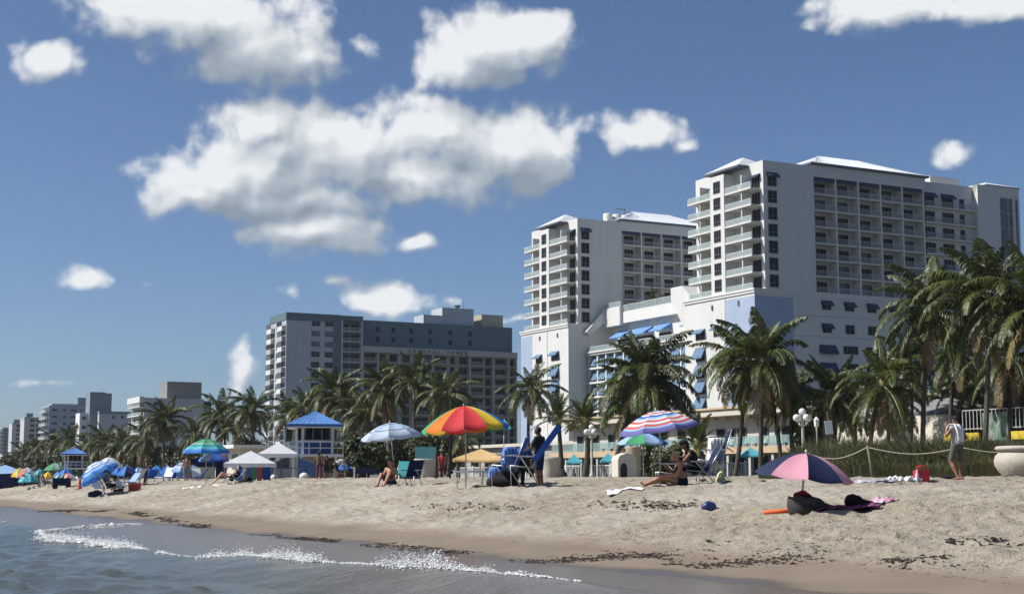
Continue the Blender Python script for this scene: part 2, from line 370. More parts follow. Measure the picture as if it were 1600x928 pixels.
# ------------------------------------------------------------------ the sea
def crest_D(s):   # where the small shore break stands
    return np.interp(s, [12, 16, 18, 20, 25, 30, 36, 60, 200], [8.5, 8.25, 8.1, 7.7, 7.25, 6.9, 6.4, 6.0, 6.0]) + (smooth_noise(s / 2.2, np.zeros_like(s) + 9, 32) - .5) * .4
def crest_amp(s):
    a = smooth_noise(s / 5.5, np.zeros_like(s) + 3, 33)
    return .16 + .20 * np.clip((a - .25) * 1.8, 0, 1)
def sea_z(s, D):
    x = D - crest_D(s)
    deep = np.clip((crest_D(s) - D) / 3.0, 0, 1)
    rip = 0
    for k, (ls, ld, am) in enumerate([(3.0, 1.2, .04), (1.2, .5, .065), (.6, .28, .060), (.32, .18, .030)]):
        q = smooth_noise(s / ls + D * .13, D / ld + s * .05, 40 + k); rip = rip + am * (q - .5) * 2
    z = .02 + rip * (.06 + .94 * deep)
    A = crest_amp(s)
    z = z + A * np.where(x < 0, np.exp(-(x / .95) ** 2), np.exp(-(x / .20) ** 2))        # gentle back, steep face towards the beach
    z = z + .012 * (smooth_noise(s / 2.6, D / .9, 50) - .5) * np.clip(x, 0, 1)
    # second, spent bore running in aslant on the far stretch
    x2 = D - (6.2 + (s - 41.5) * .62); z = z + .06 * np.clip((s - 41) / 1.5, 0, 1) * np.clip((52 - s) / 3, 0, 1) * np.where(x2 < 0, np.exp(-(x2 / .7) ** 2), np.exp(-(x2 / .12) ** 2))
    return z
Sw = [-20000, -3000, -500, -100, -30, 0] + steps(8, 120, lambda s: max(.065, .0034 * (s + 4))) + [126, 140, 170, 220, 300, 450, 800, 1600, 4000, 9000, 20000]
Dw = [-25000, -8000, -2500, -800, -250, -100, -45, -25, -15] + steps(-9, 5.0, lambda d: .075) + steps(5.2, 11, lambda d: .07) + steps(11.1, 16.5, lambda d: .15)
SW, DW = np.meshgrid(np.array(Sw), np.array(Dw), indexing='ij')
ZW = sea_z(SW, DW); ZW = np.where(np.abs(SW) > 200, .02, ZW); ZW = np.where(DW < -14, .02, ZW)
msea = bpy.data.materials.new('sea_water'); msea.use_nodes = True
nd = msea.node_tree.nodes; lk = msea.node_tree.links; p = nd['Principled BSDF']
tcn = nd.new('ShaderNodeTexCoord'); rotm = nd.new('ShaderNodeVectorRotate'); rotm.rotation_type = 'Z_AXIS'; rotm.inputs['Angle'].default_value = -PHI; lk.new(tcn.outputs['Object'], rotm.inputs['Vector'])
sep = nd.new('ShaderNodeSeparateXYZ'); lk.new(rotm.outputs[0], sep.inputs[0])
Dv = smath('ADD', sep.outputs[0], smath('MULTIPLY', smath('SUBTRACT', sn(.3, 3), .5), 2.5))
colr = smix(smap(Dv, 5.5, 9.5), (.064, .074, .062), (.128, .112, .094))
colr = smix(smap(Dv, 11, 13.2), colr, (.105, .088, .072))
lk.new(colr, p.inputs['Base Color']); p.inputs['IOR'].default_value = 1.333; p.inputs['Specular IOR Level'].default_value = .5
lk.new(smap(Dv, 6, 10, .16, .26), p.inputs['Roughness'])
bmp = nd.new('ShaderNodeBump'); bmp.inputs['Distance'].default_value = .03
lk.new(smap(Dv, 7.5, 9.5, .8, .035), bmp.inputs['Strength'])
lk.new(smath('ADD', sn(4.5, 4, .6), smath('MULTIPLY', sn(15, 3, .6), .4)), bmp.inputs['Height']); lk.new(bmp.outputs[0], p.inputs['Normal'])
sea = put(grid_mesh('sea_water', np.array(Sw), np.array(Dw), ZW, msea), 'sea_water')
tag(sea, 'grey green sea water running up the beach', 'sea', kind='structure')

# white water: foam lying on the breaking crests plus flung drops, one mass nobody could count
mfoam = mat('sea_foam', (.82, .84, .84), .55, .06, 30, bump=.5, bscale=60)
fb = MB(); frs = random.Random(3)
OCT = [(0, 2, 4), (2, 1, 4), (1, 3, 4), (3, 0, 4), (2, 0, 5), (1, 2, 5), (3, 1, 5), (0, 3, 5)]
def drop_at(c, r, flat=1.0):
    k = [r * frs.uniform(.7, 1.4) for _ in range(3)]
    fb.add([(c[0] + k[0], c[1], c[2]), (c[0] - k[0], c[1], c[2]), (c[0], c[1] + k[1], c[2]), (c[0], c[1] - k[1], c[2]), (c[0], c[1], c[2] + k[2] * flat), (c[0], c[1], c[2] - k[2] * flat)], OCT)
def foam_run(s0, s1, dens_, Dfun, up, spread, rmin, rmax, body=.10):
    """froth of fine drops heaped along a breaking lip, thick where the wave pitches, plus the torn lip itself"""
    n = int((s1 - s0) * dens_); A = np.array([[frs.uniform(s0, s1), frs.gauss(.02, spread)] for _ in range(n)]); Dc = Dfun(A[:, 0])
    G = .6 * smooth_noise(A[:, 0] / .75, A[:, 0] * 0 + .5, 77) + .4 * smooth_noise(A[:, 0] / .22, A[:, 0] * 0 + .5, 78); E = np.clip(np.minimum((A[:, 0] - s0) / 1.3, (s1 - A[:, 0]) / 1.3), 0, 1); Q = np.clip((G - .30) * 2.6, 0, 1) * E
    Dd = Dc + A[:, 1] * (.25 + 1.1 * Q); Z = sea_z(A[:, 0], Dd)
    for s, d, z, q in zip(A[:, 0], Dd, Z, Q):
        if frs.random() > .015 + q: continue
        h = frs.expovariate(1.0) * up * q ** 1.5; r = frs.uniform(rmin, rmax) * (1.15 - min(.8, h * 3))
        drop_at(sd2w(s, d, z + .004 + h), r, .8)
    if body:
        S = np.arange(s0, s1, .03); nA = 13; T_ = np.linspace(-1, 1, nA); SS2, TT = np.meshgrid(S, T_, indexing='ij'); e = np.clip(np.minimum((SS2 - s0) / 1.5, (s1 - SS2) / 1.5), 0, 1)
        gq = np.clip((.6 * smooth_noise(SS2 / .75, SS2 * 0 + .5, 77) + .4 * smooth_noise(SS2 / .22, SS2 * 0 + .5, 78) - .28) * 2.6, 0, 1)
        DD2 = Dfun(SS2) + TT * body * (.22 + gq) * (.3 + .7 * e) + (smooth_noise(SS2 / .13, TT * 2, 72) - .5) * .08
        ZZ2 = sea_z(SS2, DD2) + .008 + .09 * (smooth_noise(SS2 / .09, DD2 / .06, 73) - .15) * (1 - TT ** 2) * e * gq; keep = smooth_noise(SS2 / .10, DD2 / .05, 74) > .98 - .72 * gq * e + .2 * np.abs(TT)
        o = len(fb.v); fb.v += [tuple(sd2w(a_, b2_, c2_)) for a_, b2_, c2_ in zip(SS2.ravel(), DD2.ravel(), ZZ2.ravel())]
        for i in range(len(S) - 1):
            for j in range(nA - 1):
                if keep[i, j]: a_ = o + i * nA + j; fb.f.append((a_ + 1, a_, a_ + nA, a_ + nA + 1)); fb.m.append(0)
foam_run(28.8, 36.8, 1500, crest_D, .045, .16, .007, .022, .30)
foam_run(22.4, 27.9, 1900, crest_D, .075, .15, .006, .018, .22)
foam_run(19.2, 23.4, 2400, crest_D, .085, .15, .005, .017, .22)
foam_run(17.0, 19.9, 2200, crest_D, .13, .13, .005, .016, .14)
foam_run(14.6, 17.4, 2000, crest_D, .10, .13, .005, .015, .14)
foam_run(41.5, 51.5, 420, lambda s: 6.2 + (s - 41.5) * .62, .012, .16, .008, .020, .22)
foam_run(37, 47, 120, lambda s: 7.2 + s * 0, .01, .35, .006, .014, 0)
foam_run(13, 16, 160, lambda s: 11.2 + s * 0, .005, .25, .004, .009, 0)
# one tongue of spray thrown up at the near break
for k in range(220):
    t = k / 220; s = 19.1 - t * .9 + frs.gauss(0, .03); h = .12 + .42 * math.sin(math.pi * min(1, t * 1.15)) * (1 - .3 * t)
    w = sd2w(s - .6, 8.25 + frs.gauss(0, .05), .1 + h * frs.uniform(.55, 1)); drop_at(w, frs.uniform(.006, .018))
fo = fb.build('sea_foam', mfoam); tag(fo, 'white foam and flung drops of the small breaking waves', 'foam', kind='stuff')

# dark seaweed lying along the wrack lines
mweed = mat('seaweed', (.030, .020, .014), .85, .3, 8)
wb = MB(); wr = random.Random(8)
WEED = []
def weed(s, D, size):
    for _ in range(wr.randint(2, 5)):
        WEED.append((s + wr.gauss(0, size * .7), D + wr.gauss(0, size * .16), size))
def lay_weed():
    A = np.array(WEED); Z = ground_z(A[:, 0], A[:, 1])
    for (s, D, size), z in zip(WEED, Z):
        a = wr.gauss(math.pi / 2, .6); l = size * wr.uniform(.3, 1.0); c = sd2w(s, D)
        dx, dy = math.cos(a + PHI) * l / 2, math.sin(a + PHI) * l / 2
        w_ = size * wr.uniform(.06, .2); h = size * wr.uniform(.02, .12); k = wr.gauss(0, l * .15)
        P = [(c.x - dx, c.y - dy, z - .004), (c.x - dy * w_ / l * 2 + k, c.y + dx * w_ / l * 2, z + h * .4), (c.x + dx, c.y + dy, z - .004), (c.x + dy * w_ / l * 2, c.y - dx * w_ / l * 2 + k, z + h * .3), (c.x + k * .5, c.y + k * .5, z + h + .006)]
        wb.add(P, [(0, 3, 4), (3, 2, 4), (2, 1, 4), (1, 0, 4)])
def on_line(px, py, e):
    r = ray(px, py); k = (e - CAM_H) / r[2]; return w2sd(r[0] * k, r[1] * k)
for path, n_, spread, sz in [
    ([(60, 792, .22), (200, 797, .22), (300, 812, .22), (420, 826, .22), (560, 836, .22), (700, 848, .22), (860, 862, .22), (1000, 860, .25), (1100, 872, .24), (1250, 868, .3), (1400, 882, .26), (1600, 890, .28)], 1300, .20, (.05, .20)),
    ([(90, 793, .22), (200, 798, .22), (300, 813, .22), (420, 827, .22), (520, 833, .22)], 420, .12, (.10, .22)),
    ([(560, 788, .75), (800, 797, .72), (1000, 800, .75), (1090, 806, .7)], 420, .26, (.06, .18)),
    ([(900, 852, .3), (1120, 850, .4), (1340, 856, .42), (1590, 838, .6)], 160, .5, (.05, .16)),
    ([(1500, 875, .3), (1600, 880, .3)], 26, .2, (.1, .3))]:
    pts = [on_line(*q) for q in path]
    for _ in range(n_):
        i = min(len(pts) - 2, int(wr.random() * (len(pts) - 1))); f = wr.random()
        s = pts[i][0] * (1 - f) + pts[i + 1][0] * f; d = pts[i][1] * (1 - f) + pts[i + 1][1] * f
        if smooth_noise(np.array([s / 1.4]), np.array([1.5]), 91)[0] < .46: continue
        weed(s + wr.gauss(0, .3), d + wr.gauss(0, spread), wr.uniform(*sz) * (1 + max(0, s - 16) / 45))
for _ in range(5500):
    s = 12 + 70 * wr.random() ** 1.6; d = wr.uniform(14.6, 27)
    weed(s, d, wr.uniform(.018, .065))
lay_weed()
tag(wb.build('seaweed', mweed), 'dark brown seaweed strewn along the wrack lines', 'seaweed', kind='stuff')
# ------------------------------------------------------------------ building materials and shared pieces
# building frame: local x = inland, local y = along the coast away from the camera, so the sea face is x = 0 and the face seen in shade is y = 0
mwhite = mat('white_stucco', (.57, .573, .56), .85, .03, .12, bump=.1, bscale=3, streak=.16)
mwhite2 = mat('white_trim', (.60, .595, .575), .7, .02, .6)
mblue = mat('pale_blue_stucco', (.31, .375, .50), .85, .05, .4, bump=.1, bscale=3)
mglass = mat('dark_window_glass', (.007, .009, .012), .25, .3, .9, spec=.12)
mglass2 = mat('curtained_glass', (.10, .12, .135), .2, .3, 1.2, spec=.5)
mframe = mat('grey_frame', (.13, .135, .14), .6, .05, 2)
mawn = mat('slate_blue_awning', (.105, .185, .29), .8, .12, 2)
mawn_b = mat('bright_blue_awning', (.13, .27, .55), .8, .1, 2)
mnavy = mat('navy_awning', (.022, .045, .095), .85, .1, 2)
mrail = mat('pale_railing', (.62, .66, .66), .5, .05, 3)
mrail_g = mat('aqua_glass_railing', (.40, .47, .47), .25, .1, 1, spec=.6)
_t = mrail_g.node_tree; _tr = _t.nodes.new('ShaderNodeBsdfTransparent'); _tr.inputs[0].default_value = (.86, .93, .92, 1); _mx = _t.nodes.new('ShaderNodeMixShader'); _mx.inputs[0].default_value = .62
_t.links.new(_t.nodes['Principled BSDF'].outputs[0], _mx.inputs[1]); _t.links.new(_tr.outputs[0], _mx.inputs[2]); _t.links.new(_mx.outputs[0], _t.nodes['Material Output'].inputs[0])
mrail_s = mat('grey_balcony_railing', (.40, .41, .41), .5, .05, 3)
mroofm = mat('white_metal_roof', (.60, .64, .68), .45, .06, .5)
mfascia = mat('slate_fascia', (.10, .125, .155), .6, .1, 1)
mconc = mat('grey_concrete', (.36, .36, .35), .9, .08, .5)
CACHE = {}
def window_mesh(w, h, cols=2, rows=2, axis='y', glass=None, mull=.08, depth=.10, split=None):
    """framed window, glass set back inside the frame; faces -y (or -x); origin at its lower left"""
    key = ('win', w, h, cols, rows, axis, glass.name if glass else '', mull, depth, tuple(split or ()))
    if key in CACHE: return CACHE[key]
    b = MB(); fw = mull
    P = (lambda u, d, z: (u, d, z)) if axis == 'y' else (lambda u, d, z: (d, -u, z))
    def bx(u0, u1, d0, d1, z0, z1, m):
        a = P(u0, d0, z0); c = P(u1, d1, z1); b.box(min(a[0], c[0]), min(a[1], c[1]), z0, max(a[0], c[0]), max(a[1], c[1]), z1, m)
    bx(fw * .5, w - fw * .5, -depth * .45, -.012, fw * .5, h - fw * .5, 1)
    for u in [0, w - fw]: bx(u, u + fw, -depth, 0, 0, h, 0)
    for z in [0, h - fw]: bx(fw, w - fw, -depth, 0, z, z + fw, 0)
    for i in range(1, cols): bx(w * i / cols - fw * .5, w * i / cols + fw * .5, -depth * .9, -.01, fw, h - fw, 0)
    zs = split if split else [h * i / rows for i in range(1, rows)]
    for z in zs: bx(fw, w - fw, -depth * .95, -.011, z - fw * .5, z + fw * .5, 0)
    CACHE[key] = b.mesh('window', [mframe, glass or mglass]); return CACHE[key]
def awning_mesh(w, drop, out, axis='y', material=None, thick=.05, val=.22):
    key = ('awn', w, drop, out, axis, material.name, val)
    if key in CACHE: return CACHE[key]
    b = MB(); P = (lambda u, d, z: (u, d, z)) if axis == 'y' else (lambda u, d, z: (d, -u, z))
    a0, a1 = P(0, 0, 0), P(w, 0, 0); c0, c1 = P(0, -out, -drop), P(w, -out, -drop)
    dn = lambda p, k: (p[0], p[1], p[2] - k)
    b.add([a0, a1, c1, c0, dn(a0, thick), dn(a1, thick), dn(c1, thick + val), dn(c0, thick + val)], [(0, 1, 2, 3), (7, 6, 5, 4), (3, 2, 6, 7), (0, 3, 7, 4), (1, 5, 6, 2), (0, 4, 5, 1)])
    e0, e1 = P(0, -.02, -drop * 1.02), P(w, -.02, -drop * 1.02)
    b.add([a0, c0, e0], [(0, 1, 2), (2, 1, 0)]); b.add([a1, c1, e1], [(0, 1, 2), (2, 1, 0)])
    CACHE[key] = b.mesh('awning', material); return CACHE[key]
def railing_mesh(w, h=1.05, axis='y', n=None, material=None, solid=False, both=0.0):
    """railing along +u (axis y: +x; axis x: -y) with top rail, bottom rail and balusters; both = length of a return at the start running inland"""
    key = ('rail', w, h, axis, n, (material or mrail).name, solid, both)
    if key in CACHE: return CACHE[key]
    b = MB(); P = (lambda u, d, z: (u, d, z)) if axis == 'y' else (lambda u, d, z: (d, -u, z))
    def bx(u0, u1, d0, d1, z0, z1, m=0):
        a = P(u0, d0, z0); c = P(u1, d1, z1); b.box(min(a[0], c[0]), min(a[1], c[1]), z0, max(a[0], c[0]), max(a[1], c[1]), z1, m)
    n = n or max(3, int(w / .3))
    def run(u0, u1, d0, d1):
        along_u = abs(u1 - u0) > abs(d1 - d0); k = max(2, int((abs(u1 - u0) + abs(d1 - d0)) / w * n)) if w else n
        bx(u0, u1, d0, d1, h - .07, h); bx(u0, u1, d0 + .01, d1 - .01 if d1 - d0 > .05 else d1, .08, .14)
        for i in range(k + 1):
            f = i / k; u = u0 + (u1 - u0) * f if along_u else u0; d = d0 if along_u else d0 + (d1 - d0) * f
            if along_u: bx(u - .03, u + .03, d + .005, d + .045, 0, h - .07)
            else: bx(u + .005, u + .045, d - .03, d + .03, 0, h - .07)
        if solid:
            if along_u: bx(u0 + .05, u1 - .05, d0 + .018, d0 + .03, .16, h - .1, 1)
            else: bx(u0 + .018, u0 + .03, d0 + .05, d1 - .05, .16, h - .1, 1)
    run(0, w, 0, .05)
    if both: run(0, .05, .06, both)
    CACHE[key] = b.mesh('railing', [material or mrail, mrail_g]); return CACHE[key]
def hip_roof(b, x0, y0, x1, y1, z0, z1, over=.6, inset=None, m_top=0, m_f=1, fas=.35):
    x0 -= over; y0 -= over; x1 += over; y1 += over; w = min(x1 - x0, y1 - y0) / 2; i = inset or w
    if x1 - x0 >= y1 - y0: r = [(x0 + i, (y0 + y1) / 2, z1), (x1 - i, (y0 + y1) / 2, z1)]
    else: r = [((x0 + x1) / 2, y0 + i, z1), ((x0 + x1) / 2, y1 - i, z1)]
    e = [(x0, y0, z0), (x1, y0, z0), (x1, y1, z0), (x0, y1, z0)]
    lo = [(p[0], p[1], z0 - fas) for p in e]
    if x1 - x0 >= y1 - y0: F = [(0, 1, 5, 4), (2, 3, 4, 5), (3, 0, 4), (1, 2, 5)]
    else: F = [(0, 1, 4), (1, 2, 5, 4), (2, 3, 5), (3, 0, 4, 5)]
    b.add(e + r, F, m_top)
    b.add(e + lo, [(0, 4, 5, 1), (1, 5, 6, 2), (2, 6, 7, 3), (3, 7, 4, 0), (7, 6, 5, 4)], m_f)
def seams(b, x0, x1, y0, y1, zf, step, axis, m=0):
    k = int((x1 - x0) / step) if axis == 'x' else int((y1 - y0) / step)

# ------------------------------------------------------------------ the two hotel towers
FL = 3.05; Z0 = 35.3
def make_tower(s0, label):
    D0 = 160.14
    T = thing('hotel_tower', label, 'hotel', sd2w(s0, D0, Z0 - .3), PHI, 'white balcony towers of the hotel')
    z0 = .3
    def P(b, name, mats, **k): return b.build(name, mats, T, **k)
    top = 58.6 - Z0 + z0
    b = MB(); b.box(0, 0, 0, 11.1, 21.2, top)                                       # front block
    b.box(11.1, 2.2, 0, 38.4, 19.0, z0 + 7 * FL + .3); b.box(11.1, .0, z0 + 7 * FL + .02, 38.4, 19.0, top + .25)   # behind the balcony grid, and the band above it
    b.box(38.4, 1.2, 0, 51.6, 19.0, top); b.box(51.6, -.25, 0, 62.7, 14.0, top + .3)
    P(b, 'wall', mwhite)
    # pier with windows on the sea front
    pb = MB(); pb.box(-2.4, 8.7, 0, -.002, 13.1, 57.4 - Z0 + z0); pier = P(pb, 'pier', mwhite)
    wm_ = window_mesh(2.1, 2.2, 3, 2, 'x', split=[.75])
    for k in range(7): put(wm_, 'window', T, (-2.402, 11.95, z0 + k * FL + .55))
    # balconies either side of the pier
    slabR = MB().box(-2.3, .7, -.26, -.003, 8.695, 0).mesh('balcony_slab', mwhite2); slabL = MB().box(-2.3, 13.105, -.26, -.003, 20.7, 0).mesh('balcony_slab', mwhite2)
    rR = railing_mesh(7.9, 1.05, 'x', 24, None, True, 2.2); rL = railing_mesh(7.5, 1.05, 'x', 22, None, True)
    endL = railing_mesh(2.2, 1.05, 'y', 8, None, True)
    part = MB().box(-1.95, 3.85, 0, -.004, 4.1, FL - .27).mesh('partition', mwhite2); partL = MB().box(-1.95, 17.0, 0, -.004, 17.2, FL - .27).mesh('partition', mwhite2)
    dw = window_mesh(2.4, 2.35, 3, 1, 'x'); dn_ = window_mesh(1.5, 2.35, 2, 1, 'x')
    for k in range(7):
        z = z0 + k * FL
        if k: put(slabR, 'balcony_slab', T, (0, 0, z)); put(slabL, 'balcony_slab', T, (0, 0, z))
        put(rR, 'railing', T, (-2.28, 8.66, z)); put(rL, 'railing', T, (-2.28, 20.66, z))
        put(endL, 'railing', T, (-2.25, 20.6, z))
        put(part, 'partition', T, (0, 0, z)); put(partL, 'partition', T, (0, 0, z))
        put(dw, 'door', T, (-.003, 3.3, z + .02)); put(dn_, 'door', T, (-.003, 6.3, z + .02)); put(dw, 'door', T, (-.003, 16.4, z + .02)); put(dn_, 'door', T, (-.003, 19.4, z + .02))
        if k == 6:
            put(awning_mesh(2.7, .5, .8, 'x', mnavy), 'awning', T, (-.005, 3.45, z + 2.75)); put(awning_mesh(2.7, .5, .8, 'x', mnavy), 'awning', T, (-.005, 16.6, z + 2.75))
    # windows of the shaded side wall
    w1 = window_mesh(2.0, 2.3, 2, 2, 'y', split=[.8], mull=.1)
    for k in range(7): put(w1, 'window', T, (.95, -.003, z0 + k * FL + .35))
    put(awning_mesh(2.5, .75, .8, 'y', mnavy), 'awning', T, (.75, -.006, z0 + 6 * FL + 2.95))
    # grid of recessed balconies
    xs = [11.1, 16.4, 21.75, 27.1, 32.4, 37.7]
    fin = MB().box(-.13, -.06, 0, .13, 2.195, 7 * FL).mesh('fin_wall', mwhite2)
    for x in xs: put(fin, 'fin_wall', T, (x + .14, 0, z0 - .01))
    sl = MB().box(.14, -.02, -.2, 5.3 - .14, 2.19, 0).mesh('balcony_slab', mwhite2)
    dg = window_mesh(2.35, 2.35, 3, 1, 'y', mull=.09); dg2 = window_mesh(2.35, 2.35, 3, 1, 'y', mglass2, mull=.09); rg = railing_mesh(4.9, 1.05, 'y', 18, mrail_s)
    hr = random.Random(int(s0))
    for i, x in enumerate(xs[:-1]):
        for k in range(7):
            z = z0 + k * FL
            put(sl, 'balcony_slab', T, (x + .14, 0, z)); put(rg, 'railing', T, (x + .36, .03, z)); put(dg2 if hr.random() < .14 else dg, 'door', T, (x + 2.25, 2.195, z + .01))
        put(awning_mesh(4.7, .25, .5, 'y', mnavy, val=.45), 'awning', T, (x + .45, .5, z0 + 7 * FL - .02))
    # the three-column stretch with continuous balconies
    w3 = window_mesh(2.9, 2.3, 3, 1, 'y', mull=.1); w4 = window_mesh(1.25, 2.3, 1, 1, 'y', mull=.1)
    s3 = MB().box(0, -1.2, -.2, 13.2, -.004, 0).mesh('balcony_slab', mwhite2); r3 = railing_mesh(13.0, 1.05, 'y', 46, mrail_s)
    for k in range(7):
        z = z0 + k * FL
        put(s3, 'balcony_slab', T, (38.41, 1.2, z)); put(r3, 'railing', T, (38.5, .05, z))
        put(w3, 'door', T, (38.75, 1.197, z + .02)); put(w3, 'door', T, (43.6, 1.197, z + .02)); put(w4, 'door', T, (48.1, 1.197, z + .02))
    for x in (38.6, 43.4): put(awning_mesh(3.3, .8, .9, 'y', mnavy), 'awning', T, (x, 1.193, z0 + 7 * FL - .1))
    # end block: tall glazed strips
    for x, w in ((57.5, 1.9), (59.7, 1.0), (61.6, .5)):
        for k in range(2, 7): put(window_mesh(w, FL - .1, 1, 1, 'y', mglass2, mull=.12), 'window', T, (x, -.253, z0 + k * FL + .2))
    wb_ = MB(); wb_.add([(51.6, -.26, top + .3), (52.6, -.26, top + .3), (52.6, -.26, top - 3.4), (51.6, 1.19, top + .3), (51.6, 1.19, top - 3.4)], [(0, 1, 2), (0, 2, 4, 3), (3, 4, 2, 1)]); P(wb_, 'sunlit_wedge', mwhite2)  # small white prism shaped as the sunlit wedge at the recess
    # roofs
    rb = MB(); hip_roof(rb, 11.2, .2, 38.3, 18.8, top + .65, top + 4.6, .75); r0 = P(rb, 'roof', [mroofm, mfascia])
    cb = MB()
    for i in range(34):
        x = 11.6 + i * .78; cb.bar((x, -.5, top + .69), (max(20.0, min(29.5, x)), 9.2, top + 4.6), .06, .08)
    o = cb.build('roof_seam', mroofm, r0)
    rb = MB(); hip_roof(rb, -1.9, 4.6, 6.0, 14.4, 57.6 - Z0 + z0 + .75, top + 2.3, .55); P(rb, 'roof', [mroofm, mfascia])
    rb = MB(); hip_roof(rb, 55.0, .8, 62.6, 13.0, top + .68, top + 2.2, .7); P(rb, 'roof', [mroofm, mfascia])
    pb = MB(); pb.box(43, 3.5, top, 50.5, 12, top + 1.9); P(pb, 'roof_house', mwhite2)
    cb = MB(); cb.box(-2.62, .35, -.55, 11.3, 21.5, -.06); 
    return T
tA = make_tower(210.97, 'nearer white balcony tower of the hotel with hipped metal roof, behind the right palms')
tB = make_tower(277.76, 'farther white balcony tower of the hotel, left of and behind the nearer one')
# rooftop plant on the far tower
b = MB(); zt = 58.6 - Z0 + .3 + .25
b.box(9.2, 2.5, zt, 19.0, 8, zt + .7); plant = b.build('roof_plant', mwhite2, tB)
for i in range(4): MB().lathe([(1.0, 0), (1.05, .1), (1.05, 1.5), (.95, 1.6), (.85, 1.6)], 14).build('cooling_fan', mwhite2, tB, True, (10.6 + i * 2.35, 4.6, zt + .7))
b = MB(); b.bar((14.7, 4, zt), (14.7, 4, zt + 4.1), .14); b.bar((12.2, 4, zt + 3.5), (14.7, 4, zt + 3.5), .14); b.build('mast', mfascia, tB)

# ------------------------------------------------------------------ hotel podium
PD = thing('hotel_podium', 'white and pale blue lower storeys of the hotel with blue window awnings', 'hotel', sd2w(210.97, 160.14, 1.9), PHI)
zb = -1.9
b = MB()
for y0 in (0, 66.79): b.box(-2.4, y0, 0, 63, y0 + 22.0, Z0 + zb - .35)
b.box(3.0, 22.0, 0, 60, 66.78, 29.0 + zb)
b.box(8.0, 22.003, 29.0 + zb, 60, 66.785, 37.2 + zb)
b.build('wall', mwhite, PD)
for y0 in (0, 66.79):
    c = MB(); c.box(-2.75, y0 - .3, Z0 + zb - .349, 62.9, y0 + 22.3, Z0 + zb - .02); c.box(-2.6, y0 - .16, Z0 + zb - .8, 62.8, y0 + 22.16, Z0 + zb - .351); c.build('cornice', mwhite2, PD)
# blue cladding of the corners
for q in ((-2.43, .002, -2.401, 8.6), (-2.43, -.03, 6.1, -.001), (-2.43, 66.79 + 16.6, -2.401, 66.79 + 21.9)): MB().box(q[0], q[1], .5, q[2], q[3], Z0 + zb - 1.3).build('blue_cladding', mblue, PD)
for y in (8.75, 66.79 + 9.3): MB().box(-2.44, y, .5, -2.401, y + .28, Z0 + zb - .85).build('groove', mconc, PD)
def aw_window(w, h, x, y, z, axis, drop=1.2, out=1.0, m=mawn, cols=2, aw=True):
    d = -.004
    put(window_mesh(w, h, cols, 1, axis), 'window', PD, (x + (d if axis == 'x' else 0), y + (d if axis == 'y' else 0), z))
    if aw: put(awning_mesh(w + .4, drop, out, axis, m), 'awning', PD, (x + (d * 2 if axis == 'x' else -.2), y + (d * 2 if axis == 'y' else .2), z + h + .05))
for y, w in ((18.4, 2.9),):
    for z, h, dr in ((27.4, 2.0, .7), (23.4, 2.6, 1.9), (20.3, 2.4, 1.9), (17.3, 2.4, 1.9), (14.3, 2.4, 1.9), (11.2, 2.4, 1.9)): aw_window(w, h, -2.4, y, z + zb, 'x', dr, 1.0)
aw_window(2.6, 2.0, -2.4, 12.6, 27.6 + zb, 'x', .7, .9)
for z, h, dr in ((27.6, 2.0, .8), (23.6, 2.6, 1.9), (20.5, 2.4, 1.9), (17.4, 2.4, 1.9), (14.3, 2.4, 1.9)): aw_window(3.3, h, -2.4, 66.79 + 7.6, z + zb, 'x', dr, 1.0)
aw_window(2.7, 2.0, -2.4, 66.79 + 14.8, 27.4 + zb, 'x', .7, .9)
for y in (4.5, 12.7):
    for y0 in (0, 66.79): MB().box(-2.62, y0 + y, 0, -2.402, y0 + y + .35, .9).build('wall_lamp', mfascia, PD, loc=(0, 0, 32.6 + zb))
# shaded flank of the near wing
for i in range(7):
    x = 12.6 + i * 5.3
    aw_window(2.1, 1.7, x, 0, 32.2 + zb, 'y', .8, .8, mnavy, 2, i < 5)
    aw_window(2.1, 1.7, x, 0, 28.0 + zb, 'y', .8, .8, mnavy, 2, i < 1)
    for z in (24.3, 21.1, 17.9, 14.8, 11.7): aw_window(3.4, 1.5, x - .6, 0, z + zb, 'y', 1.5, .9, mnavy, 4, i < 1)
b = MB()
for z in (27.2, 30.9): b.box(-2.42, -.012, 0, 62.9, -.002, .14) if False else b.box(6.2, -.02, z + zb, 62.9, -.002, z + zb + .12)
b.build('reveal', mconc, PD)
# middle wing: grid of bays with tilted awnings, a terrace and the raised pool deck
for i in range(12):
    y = 65.6 - i * 3.55
    for z in (25.6, 22.5, 19.4, 16.3, 13.2):
        put(window_mesh(2.7, 2.5, 2, 1, 'x'), 'window', PD, (2.995, y, z + zb)); put(awning_mesh(2.8, 2.0, .95, 'x', mawn, val=.1), 'awning', PD, (2.99, y + .05, z + 2.45 + zb))
b = MB()
for i in range(13): b.box(2.2, 65.7 - i * 3.55, 1, 2.999, 66.15 - i * 3.55, 28.4 + zb)
b.build('mullion_pier', mwhite2, PD)
b = MB()
for z in (28.3, 25.2, 22.1, 19.0, 15.9, 12.8): b.box(1.9, 22.3, z + zb, 2.998, 66.5, z + zb + .4)
b.build('floor_band', mwhite2, PD)
b = MB(); b.box(1.6, 22.1, 28.75 + zb, 8, 66.7, 29.02 + zb); b.build('terrace_slab', mwhite2, PD)
put(railing_mesh(44, 1.1, 'x', 44, mrail, True), 'railing', PD, (1.8, 66.4, 29.02 + zb))
for y, w, dr in ((62.5, 5.0, 1.5), (56.0, 7.0, 1.5), (47.0, 5, 1.4), (35.5, 5.0, 1.4), (29.0, 3.5, 1.4)):
    put(awning_mesh(w, dr, 2.6, 'x', mawn_b), 'awning', PD, (7.99, y, 33.6 + zb)); put(window_mesh(w - .4, 2.6, 3, 1, 'x'), 'window', PD, (7.995, y - .2, 29.2 + zb))
